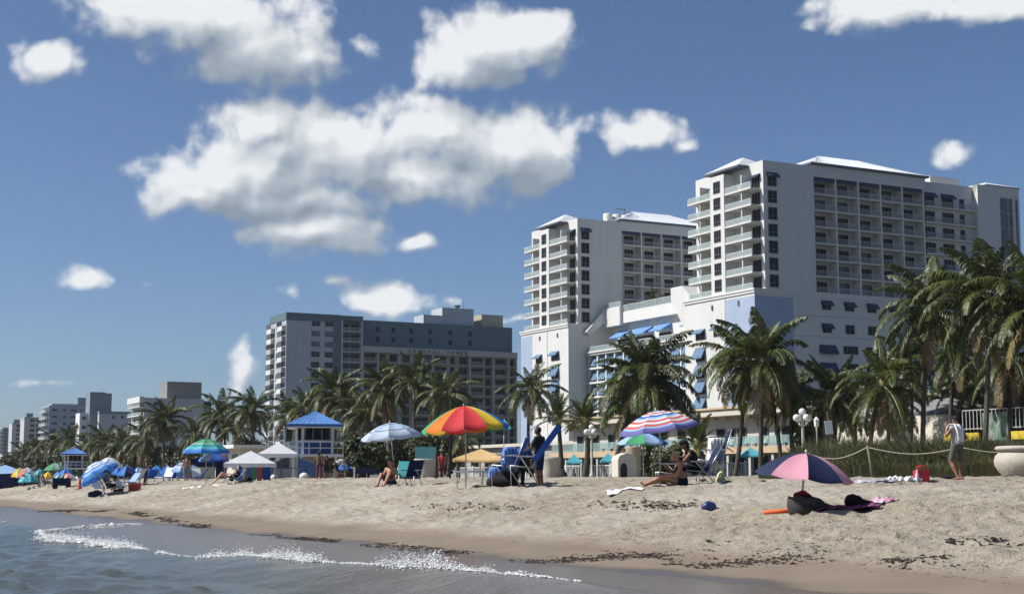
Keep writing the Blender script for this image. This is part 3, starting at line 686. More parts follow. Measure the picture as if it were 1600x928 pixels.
# pool deck parapet, its glass rail, and the slanted prow
b = MB(); b.box(6.6, 24.0, 35.0 + zb, 7.998, 58.99, 37.4 + zb); b.build('parapet', mwhite2, PD)
put(railing_mesh(33, 1.5, 'x', 34, mrail, True), 'railing', PD, (6.8, 58.9, 37.4 + zb))
b = MB(); F = lambda u, v, d: (d, u, v + zb)
G = lambda u, v, d: (u, d, v + zb)
b.prism([(1.2, 33.4), (2.0, 32.7), (5.4, 35.2), (7.9, 35.2), (7.9, 38.6), (6.2, 38.6)], G, 65.3, 66.6); b.box(5.9, 59.0, 34.6 + zb, 7.99, 65.29, 38.59 + zb)
b.build('prow', mwhite, PD)
put(railing_mesh(7, 1.2, 'x', 9, mrail, True), 'railing', PD, (6.3, 66.3, 38.61 + zb))
b = MB(); b.prism([(20.9, 29.0), (23.0, 29.0), (28.5, 36.2), (28.5, 38.6), (24.6, 38.6), (20.9, 35.6)], F, -1.2, 7.9)
b.build('ramp_wall', mwhite, PD)

# ------------------------------------------------------------------ the long grey-blue apartment block with the roof sign
mteal = mat('teal_grey_stucco', (.095, .150, .180), .88, .08, .3, bump=.1, bscale=2)
mlgrey = mat('light_grey_stucco', (.40, .435, .47), .88, .06, .3, bump=.1, bscale=2, streak=.2)
mmgrey = mat('warm_grey_stucco', (.40, .39, .375), .88, .07, .3, bump=.1, bscale=2, streak=.25)
CT = thing('apartment_block', 'long grey and teal apartment block with recessed balconies and roof sign letters', 'apartment block', sd2w(393.9, 133.2, 1.9), PHI)
zb = -1.9
b = MB(); b.box(0, 0, 0, 15.6, 14.5, 45.9 + zb); b.build('end_wall', mlgrey, CT)
b = MB(); b.box(-.12, -.12, 45.9 + zb, 16.2, 14.6, 48.1 + zb); b.box(13.9, -.14, 0, 16.2, -.002, 45.89 + zb); b.build('teal_band', mteal, CT)
b = MB(); b.box(16.25, 1.5, 0, 22.3, 14, 47.9 + zb); b.box(16.2, -.1, 46.6 + zb, 22.9, 1.49, 48.0 + zb); b.build('balcony_core', mteal, CT)
b = MB(); b.box(22.9, 3.0, 39.3 + zb, 72.6, 16, 47.4 + zb); b.build('upper_wall', mteal, CT)
b = MB(); b.box(22.9, 2.0, 0, 72.7, 16, 38.0 + zb); b.box(22.9, -.2, 37.9 + zb, 72.75, 2.99, 39.6 + zb); b.build('lower_wall', mmgrey, CT)
b = MB()
for x in (16.3, 22.4): b.box(x, -.2, 0, x + .45, 1.49, 46.6 + zb)
b.build('fin_wall', mlgrey, CT)
FH = 2.92
w22 = window_mesh(2.5, 1.55, 2, 2, 'y', mull=.12); w22b = window_mesh(2.5, 1.55, 2, 2, 'y', mglass2, mull=.14)
for k in range(12):
    z = 44.6 - k * FH + zb
    for x in (7.4, 11.4): put(w22b if k in (1, 2) else w22, 'window', CT, (x, -.005, z))
slb = MB().box(0, 0, -.22, 5.6, 1.68, 0).mesh('balcony_slab', mlgrey); ra = railing_mesh(5.5, 1.0, 'y', 14)
for k in range(14):
    z = 43.6 - k * FH + zb
    if z < .5: continue
    put(slb, 'balcony_slab', CT, (16.77, -.19, z)); put(ra, 'railing', CT, (16.8, -.15, z)); put(window_mesh(1.6, 2.3, 1, 1, 'y', mull=.1), 'door', CT, (17.5, 1.493, z)); put(window_mesh(2.2, 2.3, 2, 1, 'y', mull=.1), 'door', CT, (19.9, 1.493, z))
wv = window_mesh(1.3, 1.7, 1, 1, 'y', mull=.1)
for x in (28.0, 32.9, 38.6, 44.6, 51.2, 57.7):
    for z in (44.0, 41.2): put(wv, 'window', CT, (x, 2.995, z + zb))
    MB().box(x - 2.6, 2.4, 0, x - .4, 2.98, .25).build('roof_vent', mlgrey, CT, loc=(0, 0, 39.62 + zb))
# recessed flats below the sign
bays = [(23.2, 4.0, 1), (28.2, 1.9, 0), (31.2, 2.4, 0), (35.4, 2.2, 0), (39.0, 5.4, 2), (45.6, 3.8, 1), (50.6, 1.6, 0), (53.6, 2.6, 0), (57.6, 3.9, 1), (62.2, 2.2, 0), (65.6, 3.4, 3), (70.6, 1.9, 0)]
slb2 = MB().box(22.95, -.15, -.2, 72.7, 1.998, 0).mesh('balcony_slab', mmgrey)
for k in range(12):
    z = 35.3 - k * 3.0 + zb
    if z < 1: continue
    put(slb2, 'balcony_slab', CT, (0, 0, z))
    for (x, w, t_) in bays:
        put(window_mesh(w, 2.35 if t_ != 3 else 1.5, 1 if w < 2 else 2, 1, 'y', mglass2 if (t_ == 2 and k == 0) else None, mull=.1), 'door', CT, (x + .75, 1.995, z + (.02 if t_ != 3 else .7)))
        if t_ == 1 or t_ == 2: put(railing_mesh(w, 1.0, 'y', 8), 'railing', CT, (x, -.1, z))
b = MB()
for x in (22.95, 27.5, 34.0, 44.8, 56.8, 64.6, 69.6, 72.3): b.box(x, -.16, 0, x + .35, 1.997, 37.9 + zb)
b.build('fin_wall', mmgrey, CT)
# sea end: stacks of enclosed balconies
for k in range(14):
    z = 43.2 - k * FH + zb
    if z < .5: continue
    for y in (4.6, 14.2):
        put(window_mesh(3.8, 1.35, 2, 1, 'x', mglass2 if (k * 3 + int(y)) % 4 else None, mull=.12), 'window', CT, (-1.105, y, z + 1.15))
        MB().box(-1.1, y - 3.9, z - .25, -.003, y + .1, z + 1.15).build('balcony', mwhite, CT) if (k * 5 + int(y)) % 3 else MB().box(-1.1, y - 3.9, z - .25, -.003, y + .1, z + 1.14).build('balcony', mmgrey, CT)
    if k % 3 != 1: put(window_mesh(1.7, 1.8, 1, 1, 'x', mull=.1), 'window', CT, (-.004, 8.4, z + .6))
b = MB(); b.box(44.5, 6, 47.4 + zb, 51, 13, 50.3 + zb); b.box(51.5, 8, 47.41 + zb, 62, 16, 53.0 + zb); b.build('penthouse', mlgrey, CT)
b = MB(); b.box(64.7, 8, 47.4 + zb, 72.0, 15, 51.6 + zb); b.build('penthouse', mat('tan_stucco', (.42, .37, .29), .9, .08, .4), CT)
b = MB(); b.lathe([(.2, 0), (.9, .7), (1.0, 1.0)], 12, (57, 9, 53.0 + zb)); b.bar((59.5, 10, 53 + zb), (59.5, 10, 56 + zb), .08); b.bar((45.5, 8, 50.3 + zb), (45.5, 8, 52.6 + zb), .1); b.bar((46.8, 8, 50.3 + zb), (46.8, 8, 52.0 + zb), .1); b.build('antenna', mfascia, CT)
def lettering(text, size, material, parent, loc, rot, name='letter', space=None, ext=.04, widths=None):
    """each letter a mesh of its own, shared for repeats"""
    x = 0.0
    for ch in text:
        if ch == ' ': x += space or size * .6; continue
        key = ('ltr', ch, size, material.name, ext)
        if key not in CACHE:
            cu = bpy.data.curves.new('letter', 'FONT'); cu.body = ch; cu.size = size; cu.extrude = ext; cu.offset = size * .012; cu.resolution_u = 2
            to = bpy.data.objects.new('letter_tmp', cu); col.objects.link(to); dg_ = bpy.context.evaluated_depsgraph_get()
            me = bpy.data.meshes.new_from_object(to.evaluated_get(dg_)); me.name = 'letter'; me.materials.clear(); me.materials.append(material); bpy.data.objects.remove(to)
            vx = [v.co.x for v in me.vertices]; CACHE[key] = (me, max(vx) if vx else size * .5)
        me, w = CACHE[key]
        M = Euler(rot).to_matrix(); off = M @ Vector((x, 0, 0))
        put(me, name, parent, (loc[0] + off.x, loc[1] + off.y, loc[2] + off.z), rot); x += (widths or (w + size * .16))
    return x
mletter = mat('black_letter', (.012, .012, .014), .6, .1, 3)
lettering('CRYSTAL', 1.35, mletter, CT, (37.0, -.26, 38.2 + zb), (math.pi / 2, 0, 0), widths=1.56)
lettering('TOWER', 1.35, mletter, CT, (49.2, -.26, 38.2 + zb), (math.pi / 2, 0, 0), widths=1.50)

# ------------------------------------------------------------------ far buildings up the coast
def far_block(name, label, px, py, Y, w_in, l_al, top_py, wall, fl=2.9, cols=(), balc=True, boxes=(), roof=None, wsize=(1.9, 1.3), slab_m=None, nb=1, glass_rows=None, group=None, trim=None):
    """block whose near seaward corner stands in column px at distance Y; top of that corner at row top_py"""
    r = ray(px, py); x, y = r[0] / r[1] * Y, Y
    r2 = ray(px, top_py); ztop = CAM_H + r2[2] / r2[1] * Y
    B = thing(name, label, 'apartment block', (x, y, 1.9), PHI, group); H = ztop - 1.9
    b = MB(); b.box(0, 0, 0, w_in, l_al, H); b.build('wall', wall, B)
    if trim: b = MB(); b.box(-.1, -.1, H - .9, w_in + .1, l_al + .1, H + .25); b.build('parapet', trim, B)
    nfl = int(H / fl)
    for (cx, cw, cc) in cols:
        wme = window_mesh(cw, wsize[1], cc, 1, 'y', mull=.14)
        for k in range(nfl):
            z = H - 2.6 - k * fl
            if z > 3: put(wme, 'window', B, (cx, -.006, z))
    if balc:
        sl_ = MB().box(-1.5, .3, -.25, -.003, l_al - .3, 0).mesh('balcony_slab', slab_m or mwhite2); rl = railing_mesh(l_al - .8, 1.0, 'x', int(l_al / 1.2), None, True)
        for k in range(nfl):
            z = H - 2.9 - k * fl
            if z > 3:
                put(sl_, 'balcony_slab', B, (0, 0, z)); put(rl, 'railing', B, (-1.45, l_al - .4, z))
                for q in range(max(1, int(l_al / 5))): put(window_mesh(3.4, 2.2, 3, 1, 'x', mull=.12), 'door', B, (-.004, 4.2 + q * 5, z))
    for (x0, y0, x1, y1, z0_, z1_, m_) in boxes:
        q = MB(); q.box(x0, y0, H + z0_, x1, y1, H + z1_); q.build('roof_house', m_, B)
    return B, H
mfw = mat('far_white_stucco', (.62, .63, .64), .9, .06, .2); mfg = mat('far_grey_stucco', (.30, .345, .40), .9, .06, .2); mfb = mat('far_blue_grey_stucco', (.17, .225, .26), .9, .06, .2)
mft = mat('far_taupe_stucco', (.22, .21, .20), .9, .06, .2); mfl = mat('far_lilac_grey_stucco', (.44, .44, .46), .9, .06, .2)
B1, H1 = far_block('beach_condominium', 'six storey white condominium with tan roof box behind the lone tall palm', 225, 640, 500, 20.5, 18, 621, mfl, 3.0, ((3.3, 3.1, 3),), True, ((8.4, 3, 20.4, 12, 0, 5.9, mft),), slab_m=mwhite2)
b = MB(); b.box(-1.6, -.05, H1 - 1.6, -.003, 18, H1 + .4); b.build('parapet', mwhite, B1)
for i in range(6):
    b = MB(); b.box(20.52, .4, H1 - 3.6 - i * 3, 23.6, 12, H1 - 3.35 - i * 3); b.build('balcony_slab', mfl, B1); put(window_mesh(3.0, 2.4, 2, 1, 'y'), 'door', B1, (20.55, 1.5, H1 - 3.3 - i * 3))
b = MB(); b.box(20.52, 1.51, 0, 23.6, 12, H1 - .5); b.build('wing', mfl, B1)
B2, H2 = far_block('beach_condominium', 'small white block with round-edged stair tower, left of the condominium with the tan box', 155, 650, 590, 17, 10, 643, mfl, 3.7, ((5.2, 1.0, 1), (8.6, 1.1, 1), (14.2, 1.1, 1)), False, (), wsize=(1, 1.1), trim=mfb)
b = MB(); b.box(-3.0, 4, 0, 3.2, 12, H2 + 8.0); b.box(3.21, 4, 0, 5.6, 12, H2 + 7.6); b.build('stair_tower', mfb, B2)
b = MB(); b.box(-6.4, 6, 0, -3.02, 14, H2 - .4); b.build('front_wing', mfw, B2)
for k in range(5): put(window_mesh(1.4, 1.3, 1, 1, 'y'), 'window', B2, (-5.4, 5.994, H2 - 3 - k * 3.7))
B3, H3 = far_block('beach_condominium', 'broad blue grey block with paired square windows, far left', 76, 650, 680, 21.5, 17, 633, mfg, 3.05, ((1.4, 2.4, 2), (6.4, 1.3, 1), (9.8, 2.5, 2), (14.2, .9, 1)), True, ((14.0, 6, 20.4, 12, .2, 4.2, mfb), (1.8, 3, 13.8, 12, 0, 1.0, mfg)), wsize=(1, 1.0))
B4, H4 = far_block('beach_condominium', 'slim pale tower with dark recessed balconies, third from the left edge', 38, 660, 880, 15, 14, 652, mfl, 2.9, ((3.2, 2.7, 1), (6.8, 2.7, 1), (10.8, 1.6, 1)), False, ((1.2, 1, 5, 8, .6, 2.6, mfb),), wsize=(1, 1.7), trim=mfg)
B5, H5 = far_block('beach_condominium', 'slim pale tower with dark recessed balconies, second from the left edge', 19, 668, 1010, 11.5, 14, 661, mfl, 2.9, ((2.6, 2.6, 1), (6.4, 2.7, 1)), False, ((1.2, 1, 5, 8, .6, 2.6, mfb),), wsize=(1, 1.7), trim=mfg)
B6, H6 = far_block('beach_condominium', 'hazy blue apartment tower at the left edge of the view', 4, 675, 1180, 12, 22, 668, mfb, 2.9, ((1.2, 2.2, 1), (5.2, 3.0, 1)), True, (), wsize=(1, 1.8), trim=mfg)
B7, H7 = far_block('beach_condominium', 'low tan building behind the palms at the left edge', 4, 700, 420, 9.0, 25, 711, mat('tan_low_stucco', (.36, .33, .26), .9, .06, .3), 3.2, ((1.0, 2.6, 2), (5, 2.6, 2)), False, (), wsize=(1, 1.6), trim=mfl)
# ------------------------------------------------------------------ palms
mfr = [mat('palm_green_a', (.036, .054, .013), .45, .2, 3, c2=(.066, .084, .022), trans=.22, objrand=.3, spec=.4),
       mat('palm_green_b', (.044, .064, .017), .45, .2, 3, c2=(.085, .104, .030), trans=.22, objrand=.3, spec=.4),
       mat('palm_old', (.120, .098, .036), .6, .2, 3, c2=(.17, .125, .052), trans=.2, objrand=.2),
       mat('palm_dead', (.155, .118, .075), .85, .2, 3, c2=(.22, .175, .115), trans=.1, objrand=.2)]
mrach = mat('palm_rachis', (.17, .16, .055), .5, .15, 4)
mtrunk = mat('palm_trunk', (.085, .074, .062), .9, .2, 4, c2=(.045, .038, .032), bump=.6, bscale=14)
def frond_mesh(e0, bend, L=1.0, n=38, seed=0, m=0, stiff=.0, ll=.20, curl=1.0):
    """frond of unit length growing from the origin towards +x, starting at elevation e0 (deg) and bending over by bend (deg)"""
    r = random.Random(seed); b = MB(); k = 9; pts = [Vector((0, 0, 0))]; side = r.uniform(-.18, .18)
    for i in range(k):
        t = (i + .5) / k; a = R(e0 - bend * t ** 1.35); d = Vector((math.cos(a) * math.cos(side * t), math.cos(a) * math.sin(side * t), math.sin(a)))
        pts.append(pts[-1] + d * (L / k))
    b.tube(pts, [.011 * (1 - .85 * i / k) + .001 for i in range(k + 1)], 4, 1)
    def at(t):
        f = t * k; i = min(k - 1, int(f)); return pts[i].lerp(pts[i + 1], f - i), (pts[i + 1] - pts[i]).normalized()
    for i in range(n):
        t = .13 + .87 * (i + .5) / n; p, d = at(t)
        u = d.cross(Vector((0, 0, 1)))
        if u.length < .15: u = Vector((0, 1, 0))
        u.normalize(); up = u.cross(d)
        env = (math.sin(math.pi * min(1, .18 + t * .80)) ** .7) * (1 if t < .85 else 1.15)
        for sgn in (-1, 1):
            if r.random() < .05: continue
            l = L * ll * env * r.uniform(.8, 1.12); fw = .40 + .55 * t + r.uniform(-.12, .12)
            dir1 = (u * sgn + d * fw + up * (.30 * (1 - t) + r.uniform(-.15, .15))).normalized()
            dr = (.55 + .7 * r.random()) * curl * (1 - stiff)
            dir2 = (dir1 + Vector((0, 0, -1)) * dr).normalized(); dir3 = (dir2 + Vector((0, 0, -1)) * dr * 1.2).normalized()
            w = L * .0112 * r.uniform(.8, 1.2); wv = d * w
            a1 = p + dir1 * l * .4; a2 = a1 + dir2 * l * .35; a3 = a2 + dir3 * l * .28
            b.add([p - wv * .6, p + wv * .6, a1 + wv, a1 - wv, a2 + wv * .8, a2 - wv * .8, a3], [(0, 1, 2, 3), (3, 2, 4, 5), (5, 4, 6)])
    return b.mesh('frond', [mfr[m], mrach])
FRONDS = {}
for kind, (stf, ll, cu) in {'coconut': (.0, .235, 1.0), 'date': (.75, .16, .35)}.items():
    FRONDS[kind] = []
    for lv, (e0, bend, m, ln) in enumerate([(82, 38, 0, .86), (68, 62, 0, .98), (52, 80, 1, 1.05), (34, 92, 0, 1.08), (16, 92, 1, 1.08), (-2, 82, 0, 1.04), (-22, 62, 1, .98), (-42, 42, 2, .92), (-62, 26, 3, .86)]):
        if kind == 'date': bend *= .55
        FRONDS[kind].append([frond_mesh(e0 + q * 5 - 5, bend * (1 + .12 * (q - 1)), ln, 50, seed=lv * 10 + q, m=m if not (q == 2 and m == 0) else 1, stiff=stf, ll=ll, curl=cu) for q in range(3)])
def palm(label, px, dist, cpx, cpy, L, n=22, seed=0, kind='coconut', skirt=1, group=None, base=None, tr=.15, name='coconut_palm', low=8):
    r = random.Random(seed * 7 + 3); g0 = base if base is not None else spot(px, dist)
    g0 = g0 - Vector((0, 0, .15))
    q = ray(cpx, cpy); k = dist / q[1]; c = Vector((q[0] * k + 0, dist + r.uniform(-.6, .6), CAM_H + q[2] * k))
    T = thing(name, label, 'palm tree', g0, 0, group); top = c - g0
    b = MB(); pts = []; ra = []; bow = Vector((r.uniform(-.5, .5), r.uniform(-.4, .4), 0))
    for i in range(15):
        t = i / 14; pts.append(Vector((top.x * t ** 1.5, top.y * t, top.z * t)) + bow * math.sin(math.pi * t) * min(1, top.z / 9)); ra.append(tr * (1.45 - .62 * t ** .5 if i else 1.8) * (1 + .05 * (i % 2)))
    pts[-1] = Vector(top); b.tube(pts, ra, 9); b.build('trunk', mtrunk, T, True)
    b = MB(); b.ball(top + Vector((0, 0, -.05)), (tr * 2.0, tr * 2.0, tr * 3.2), 8, 6, jit=.1); b.build('crown_shaft', mrach, T, True)
    n = int(n * r.uniform(1.05, 1.35) * (1.2 if px > 900 else 1)); az0 = r.uniform(0, 6.28); lv_n = len(FRONDS[kind])
    for i in range(n):
        f = (i + .5) / n; lv = min(low, int(f ** .9 * (low + .3) + r.uniform(-.4, .4))); lv = max(0, lv)
        a = az0 + i * 2.39996 + r.uniform(-.25, .25); s_ = L * .86 * r.uniform(.78, 1.12)
        o = put(FRONDS[kind][lv][r.randrange(3)], 'frond', T, top + Vector((math.cos(a), math.sin(a), 0)) * tr * .8 - Vector((0, 0, .25 * f)), (0, 0, a), (s_,) * 3)
    for i in range(skirt):
        a = r.uniform(0, 6.28); s_ = L * r.uniform(.6, .85); put(FRONDS[kind][8][r.randrange(3)], 'dead_frond', T, top - Vector((0, 0, .4)), (0, R(16), a), (s_,) * 3)
    return T
GP = 'palms along the beach front'
PALMS = [  # label, base px, distance, crown px, crown py, frond length, fronds
    ('tall palm left of the tallest one at the right, arched over dune grass', 1443, 99, 1456, 482, 4.3, 24),
    ('tallest palm of all, straight trunk behind the standing man', 1537, 94, 1546, 462, 4.6, 26),
    ('palm whose arching fronds enter at the right edge', 1620, 90, 1624, 476, 4.6, 24),
    ('small palm with twin-looking curved trunk before the wall lettering', 1362, 100, 1376, 600, 3.7, 20),
    ('thin low palm just right of the wall lettering', 1388, 103, 1396, 622, 3.0, 16),
    ('low bushy palm behind the narrow white sign', 1304, 108, 1302, 618, 3.6, 20),
    ('low palm behind the globe lamp by the dune grass', 1246, 112, 1243, 612, 3.6, 20),
    ('slender dark-trunked palm, left of the pair before the blue hotel corner', 1148, 111, 1158, 566, 4.1, 22),
    ('palm with hanging brown fronds, right of the pair before the blue hotel corner', 1189, 108, 1191, 566, 4.4, 26),
    ('leaning palm tucked right of the pair before the hotel corner', 1222, 116, 1203, 606, 3.4, 14),
    ('biggest bushy palm with leaning trunk above the striped umbrella', 958, 121, 1008, 590, 5.2, 30),
    ('lower palm merged under the biggest bushy palm', 985, 126, 1000, 632, 4.6, 22),
    ('palm above the dark man with the blue foam board', 832, 142, 830, 608, 4.8, 26),
    ('low palm over the tan canopy', 716, 117, 722, 684, 2.9, 14),
    ('palm just above and left of the rainbow umbrella', 699, 148, 697, 616, 4.6, 24),
    ('tall palm before the middle of the grey block', 652, 154, 650, 594, 5.0, 26),
    ('palm before the sign letters end of the grey block, left one', 603, 160, 603, 608, 5.2, 26),
    ('dark low palm above the pale blue striped umbrella', 575, 165, 576, 642, 4.6, 20),
    ('broad palm behind the roof of the near lifeguard tower', 522, 172, 522, 612, 5.6, 26),
    ('lower palm right behind the near lifeguard tower', 548, 168, 549, 640, 4.8, 20),
    ('palm left of the near lifeguard tower roof', 482, 176, 480, 640, 4.8, 22),
    ('palm before the foot of the grey end wall', 452, 182, 452, 648, 4.8, 22),
    ('dark round palm left of the grey apartment block', 398, 190, 398, 640, 5.6, 28),
    ('low palm between the two dark round palms', 372, 196, 372, 668, 4.8, 18),
    ('dark round palm above the teal umbrella', 345, 203, 345, 650, 5.8, 28),
    ('low yellowish palm left of the teal umbrella', 303, 216, 303, 678, 5.2, 22),
    ('lone tall palm before the condominium with the tan roof box', 258, 225, 258, 656, 6.0, 30)]
for i, (lb, px, ds, cx, cy, Lf, n) in enumerate(PALMS):
    big = px > 900
    palm(lb, px, ds, cx, cy, Lf * (1.2 if big else .9), n, i + 1, group=GP, skirt=7 if 'hanging brown' in lb else (2 if big else 3), tr=.19 if px in (958, 1243) else .15)
ORD = ['first', 'second', 'third', 'fourth', 'fifth', 'sixth', 'seventh', 'eighth', 'ninth', 'tenth', 'eleventh', 'twelfth', 'thirteenth', 'fourteenth', 'fifteenth', 'sixteenth', 'seventeenth', 'eighteenth', 'nineteenth', 'twentieth']
for i, (px, ds, cx, cy, Lf) in enumerate([(38, 340, 38, 709, 5), (60, 322, 60, 703, 5.2), (84, 303, 84, 693, 5.6), (112, 290, 111, 690, 5.6), (141, 276, 141, 701, 5), (166, 262, 165, 690, 5.6), (196, 250, 196, 694, 5.2), (228, 236, 226, 686, 5.2)]):
    palm(ORD[i] + ' palm from the left edge in the row below the far blocks', px, ds, cx, cy, Lf, 22, 60 + i, group=GP)
for i, (px, ds, cx, cy, Lf) in enumerate([(1416, 118, 1420, 566, 4.4), (1492, 112, 1494, 548, 4.6), (1572, 106, 1574, 560, 4.6), (1340, 122, 1338, 636, 3.8), (1520, 120, 1520, 600, 4.2)]):
    palm(['dim palm filling in behind the lettered wall', 'dim palm between the two tallest palms, further back', 'dim palm right of the tallest palm, further back', 'small palm left of the lettering, further back', 'lowest dim palm behind the standing man'][i], px, ds, cx, cy, Lf, 22, 80 + i, group=GP)
palm('young date palm with stiff spiky fronds beside the left globe lamp', 913, 131, 913, 655, 3.3, 26, 90, 'date', 0, name='date_palm', tr=.22, low=6)
palm('young date palm with dark trunk right of the tall planter', 878, 135, 872, 652, 3.2, 24, 91, 'date', 0, name='date_palm', tr=.2, low=6)
palm('low arching date palm behind the seated couple', 1098, 88, 1092, 690, 2.5, 24, 92, 'date', 0, name='date_palm', tr=.16, low=5)
for i, (px, cy, ln_) in enumerate([(970, 460, 2.3), (1022, 462, 2.6), (1070, 456, 2.4), (945, 470, 1.6)]):
    q = ray(px, 480); k = 176 / (q[0] * NV[0] + q[1] * NV[1]); bp = Vector((q[0] * k, q[1] * k, 37.2))
    palm(['left potted palm on the hotel pool deck', 'middle potted palm on the hotel pool deck', 'right potted palm on the hotel pool deck', 'smallest potted palm on the pool deck, at its left end'][i], px, bp.y, px, cy, ln_, 16, 95 + i, base=bp, name='terrace_palm', skirt=0, tr=.1)

# ------------------------------------------------------------------ shrubs: leaf clouds on branching stems
mleaf = [mat('sea_grape_leaf', (.028, .042, .014), .5, .2, 2, c2=(.062, .080, .024), trans=.15, spec=.5), mat('shrub_leaf', (.045, .062, .02), .5, .2, 2, c2=(.09, .10, .035), trans=.15, spec=.5)]
mstem = mat('shrub_stem', (.11, .09, .07), .9, .2, 6)
def leaf_cloud(rx, ry, rz, n, size, seed):
    r = random.Random(seed); b = MB()
    lobes = [(r.uniform(-.65, .65) * rx, r.uniform(-.6, .6) * ry, rz * r.uniform(.35, .95), r.uniform(.3, .55)) for _ in range(11)]
    for _ in range(n):
        lx, ly, lz, lr = r.choice(lobes); v = Vector((r.gauss(0, 1), r.gauss(0, 1), r.gauss(0, 1))).normalized() * r.uniform(.55, 1.08)
        c = Vector((lx + v.x * lr * rx, ly + v.y * lr * ry, max(.1, lz + v.z * lr * rz * .8)))
        nrm = (v + Vector((r.uniform(-.6, .6), r.uniform(-.6, .6), r.uniform(0, .9)))).normalized(); a = nrm.cross(Vector((r.uniform(-1, 1), r.uniform(-1, 1), r.uniform(-1, 1)))).normalized(); d = nrm.cross(a)
        s = size * r.uniform(.6, 1.3); b.add([c - a * s, c + d * s * .6 + nrm * s * .15, c + a * s, c - d * s * .6 + nrm * s * .15], [(0, 1, 2, 3)])
    return b
SHRUB = [leaf_cloud(1.6, 1.3, 2.6, 2600, .15, 200 + i).mesh('foliage', mleaf[i % 2]) for i in range(4)]
def shrub(label, px, dist, h, w, i, group='shrubs under the palms'):
    T = thing('sea_grape_shrub', label, 'shrub', spot(px, dist) - Vector((0, 0, .1)), (i * 1.7) % 6.28, group)
    put(SHRUB[i % 4], 'foliage', T, (0, 0, 0), (0, 0, 0), (w / 3.0, w / 3.0, h / 3.2))
    b = MB(); r = random.Random(i)
    for _ in range(5): b.tube([(r.uniform(-.15, .15), r.uniform(-.15, .15), 0), (r.uniform(-.5, .5) * w * .3, r.uniform(-.5, .5) * w * .3, h * .4), (r.uniform(-1, 1) * w * .32, r.uniform(-1, 1) * w * .3, h * .72)], [.07, .05, .02], 5)
    b.build('stem', mstem, T, True); return T
sh = [(20, 330), (48, 322), (72, 310), (98, 298), (126, 288), (153, 276), (181, 262), (210, 248), (243, 238), (273, 228), (303, 217), (330, 210), (360, 202), (388, 196), (418, 188), (448, 182), (474, 176)]
for i, (px, ds) in enumerate(sh):
    for rr_ in range(2):
        shrub('%s dark shrub from the left under the far row of palms%s' % (ORD[i], ', behind' if rr_ else ''), px + rr_ * 9, ds + rr_ * 9, random.uniform(3.6, 5.2) * (1 + ds / 900), random.uniform(4.6, 6.2), i * 2 + rr_)
for i, (px, ds, h, w) in enumerate([(528, 130, 3.6, 4.2), (548, 134, 4.4, 4.4), (570, 130, 4.2, 4.2), (590, 136, 4.6, 4.6), (612, 140, 4.4, 4.6), (636, 142, 4.2, 4.2), (560, 124, 2.4, 3.2), (662, 150, 5.0, 4.5), (690, 150, 4.8, 4.4)]):
    shrub('%s shrub of the dark thicket right of the near lifeguard tower' % ORD[i], px, ds, h, w, 50 + i)
for i, (px, ds, h, w) in enumerate([(990, 118, 2.6, 2.8), (1015, 116, 3.2, 3.0), (1042, 112, 3.0, 2.6), (1270, 112, 5.4, 4.2), (1306, 132, 8.0, 5.0), (1425, 130, 9.0, 6.0), (1466, 128, 9.5, 6.0), (1508, 126, 9.5, 6.0), (815, 142, 3.0, 3.2), (790, 140, 2.6, 3.0)]):
    shrub(['low shrub left under the striped umbrella', 'low shrub in the middle under the striped umbrella', 'low shrub behind the hat wearer', 'dark shrub behind the globe lamp at the dune', 'dark shrub behind the white sign', 'dark shrub right of the lettering', 'dark shrub below the tall arched palm', 'dark shrub behind the standing man', 'shrub left of the tall planter', 'shrub behind the folding chair'][i], px, ds, h, w, 70 + i)

# ------------------------------------------------------------------ dune grass behind the rope: one mass
mgrass = mat('dune_grass', (.080, .092, .036), .6, .2, .7, c2=(.155, .152, .070), trans=.2, spec=.4, coord='Object')
gb_v = []; gb_f = []; gr_ = random.Random(21)
def grass_edge(px):
    """how tall the stand is, by bearing"""
    return float(np.interp(px, [1185, 1215, 1260, 1330, 1420, 1500, 1600, 1700], [.15, .55, 1.15, 1.35, 1.30, 1.25, 1.2, 1.2]))
NG = 34000; GP_ = rng.uniform(1185, 1690, NG); DG = rng.uniform(45.5, 60, NG) + (1330 - GP_) * .012
q = ray(800); XG = (GP_ - 800) / q[1] * DG; CLg = smooth_noise(XG / .8, DG / .9, 61)
sG = XG * TV[0] + DG * TV[1]; dG = XG * NV[0] + DG * NV[1]; ZG = ground_z(sG, dG, False) + .05
for px, ds, x, cl, z in zip(GP_, DG, XG, CLg, ZG):
    front = min(1, (ds - 45.5 - (1330 - px) * .012) / 2.2)
    if gr_.random() > .30 + cl: continue
    h = grass_edge(px) * (.45 + .55 * front) * (.55 + .75 * cl) * gr_.uniform(.7, 1.15)
    a = gr_.uniform(0, 6.28); ln_ = h * gr_.uniform(.15, .6); w = gr_.uniform(.006, .014) * 1.5
    dx, dy = math.cos(a), math.sin(a); o = len(gb_v); p0 = (x, ds, z); p1 = (x + dx * ln_ * .3, ds + dy * ln_ * .3, z + h * .6); p2 = (x + dx * ln_, ds + dy * ln_, z + h * gr_.uniform(.75, 1))
    gb_v += [(p0[0] - w, p0[1], p0[2]), (p0[0] + w, p0[1], p0[2]), (p1[0] + w * .8, p1[1], p1[2]), (p1[0] - w * .8, p1[1], p1[2]), p2]
    gb_f += [(o, o + 1, o + 2, o + 3), (o + 3, o + 2, o + 4)]
me = bpy.data.meshes.new('dune_grass'); me.from_pydata(gb_v, [], gb_f); me.materials.append(mgrass); me.update()
tag(put(me, 'dune_grass'), 'tall olive dune grass behind the rope fence', 'grass', kind='stuff')
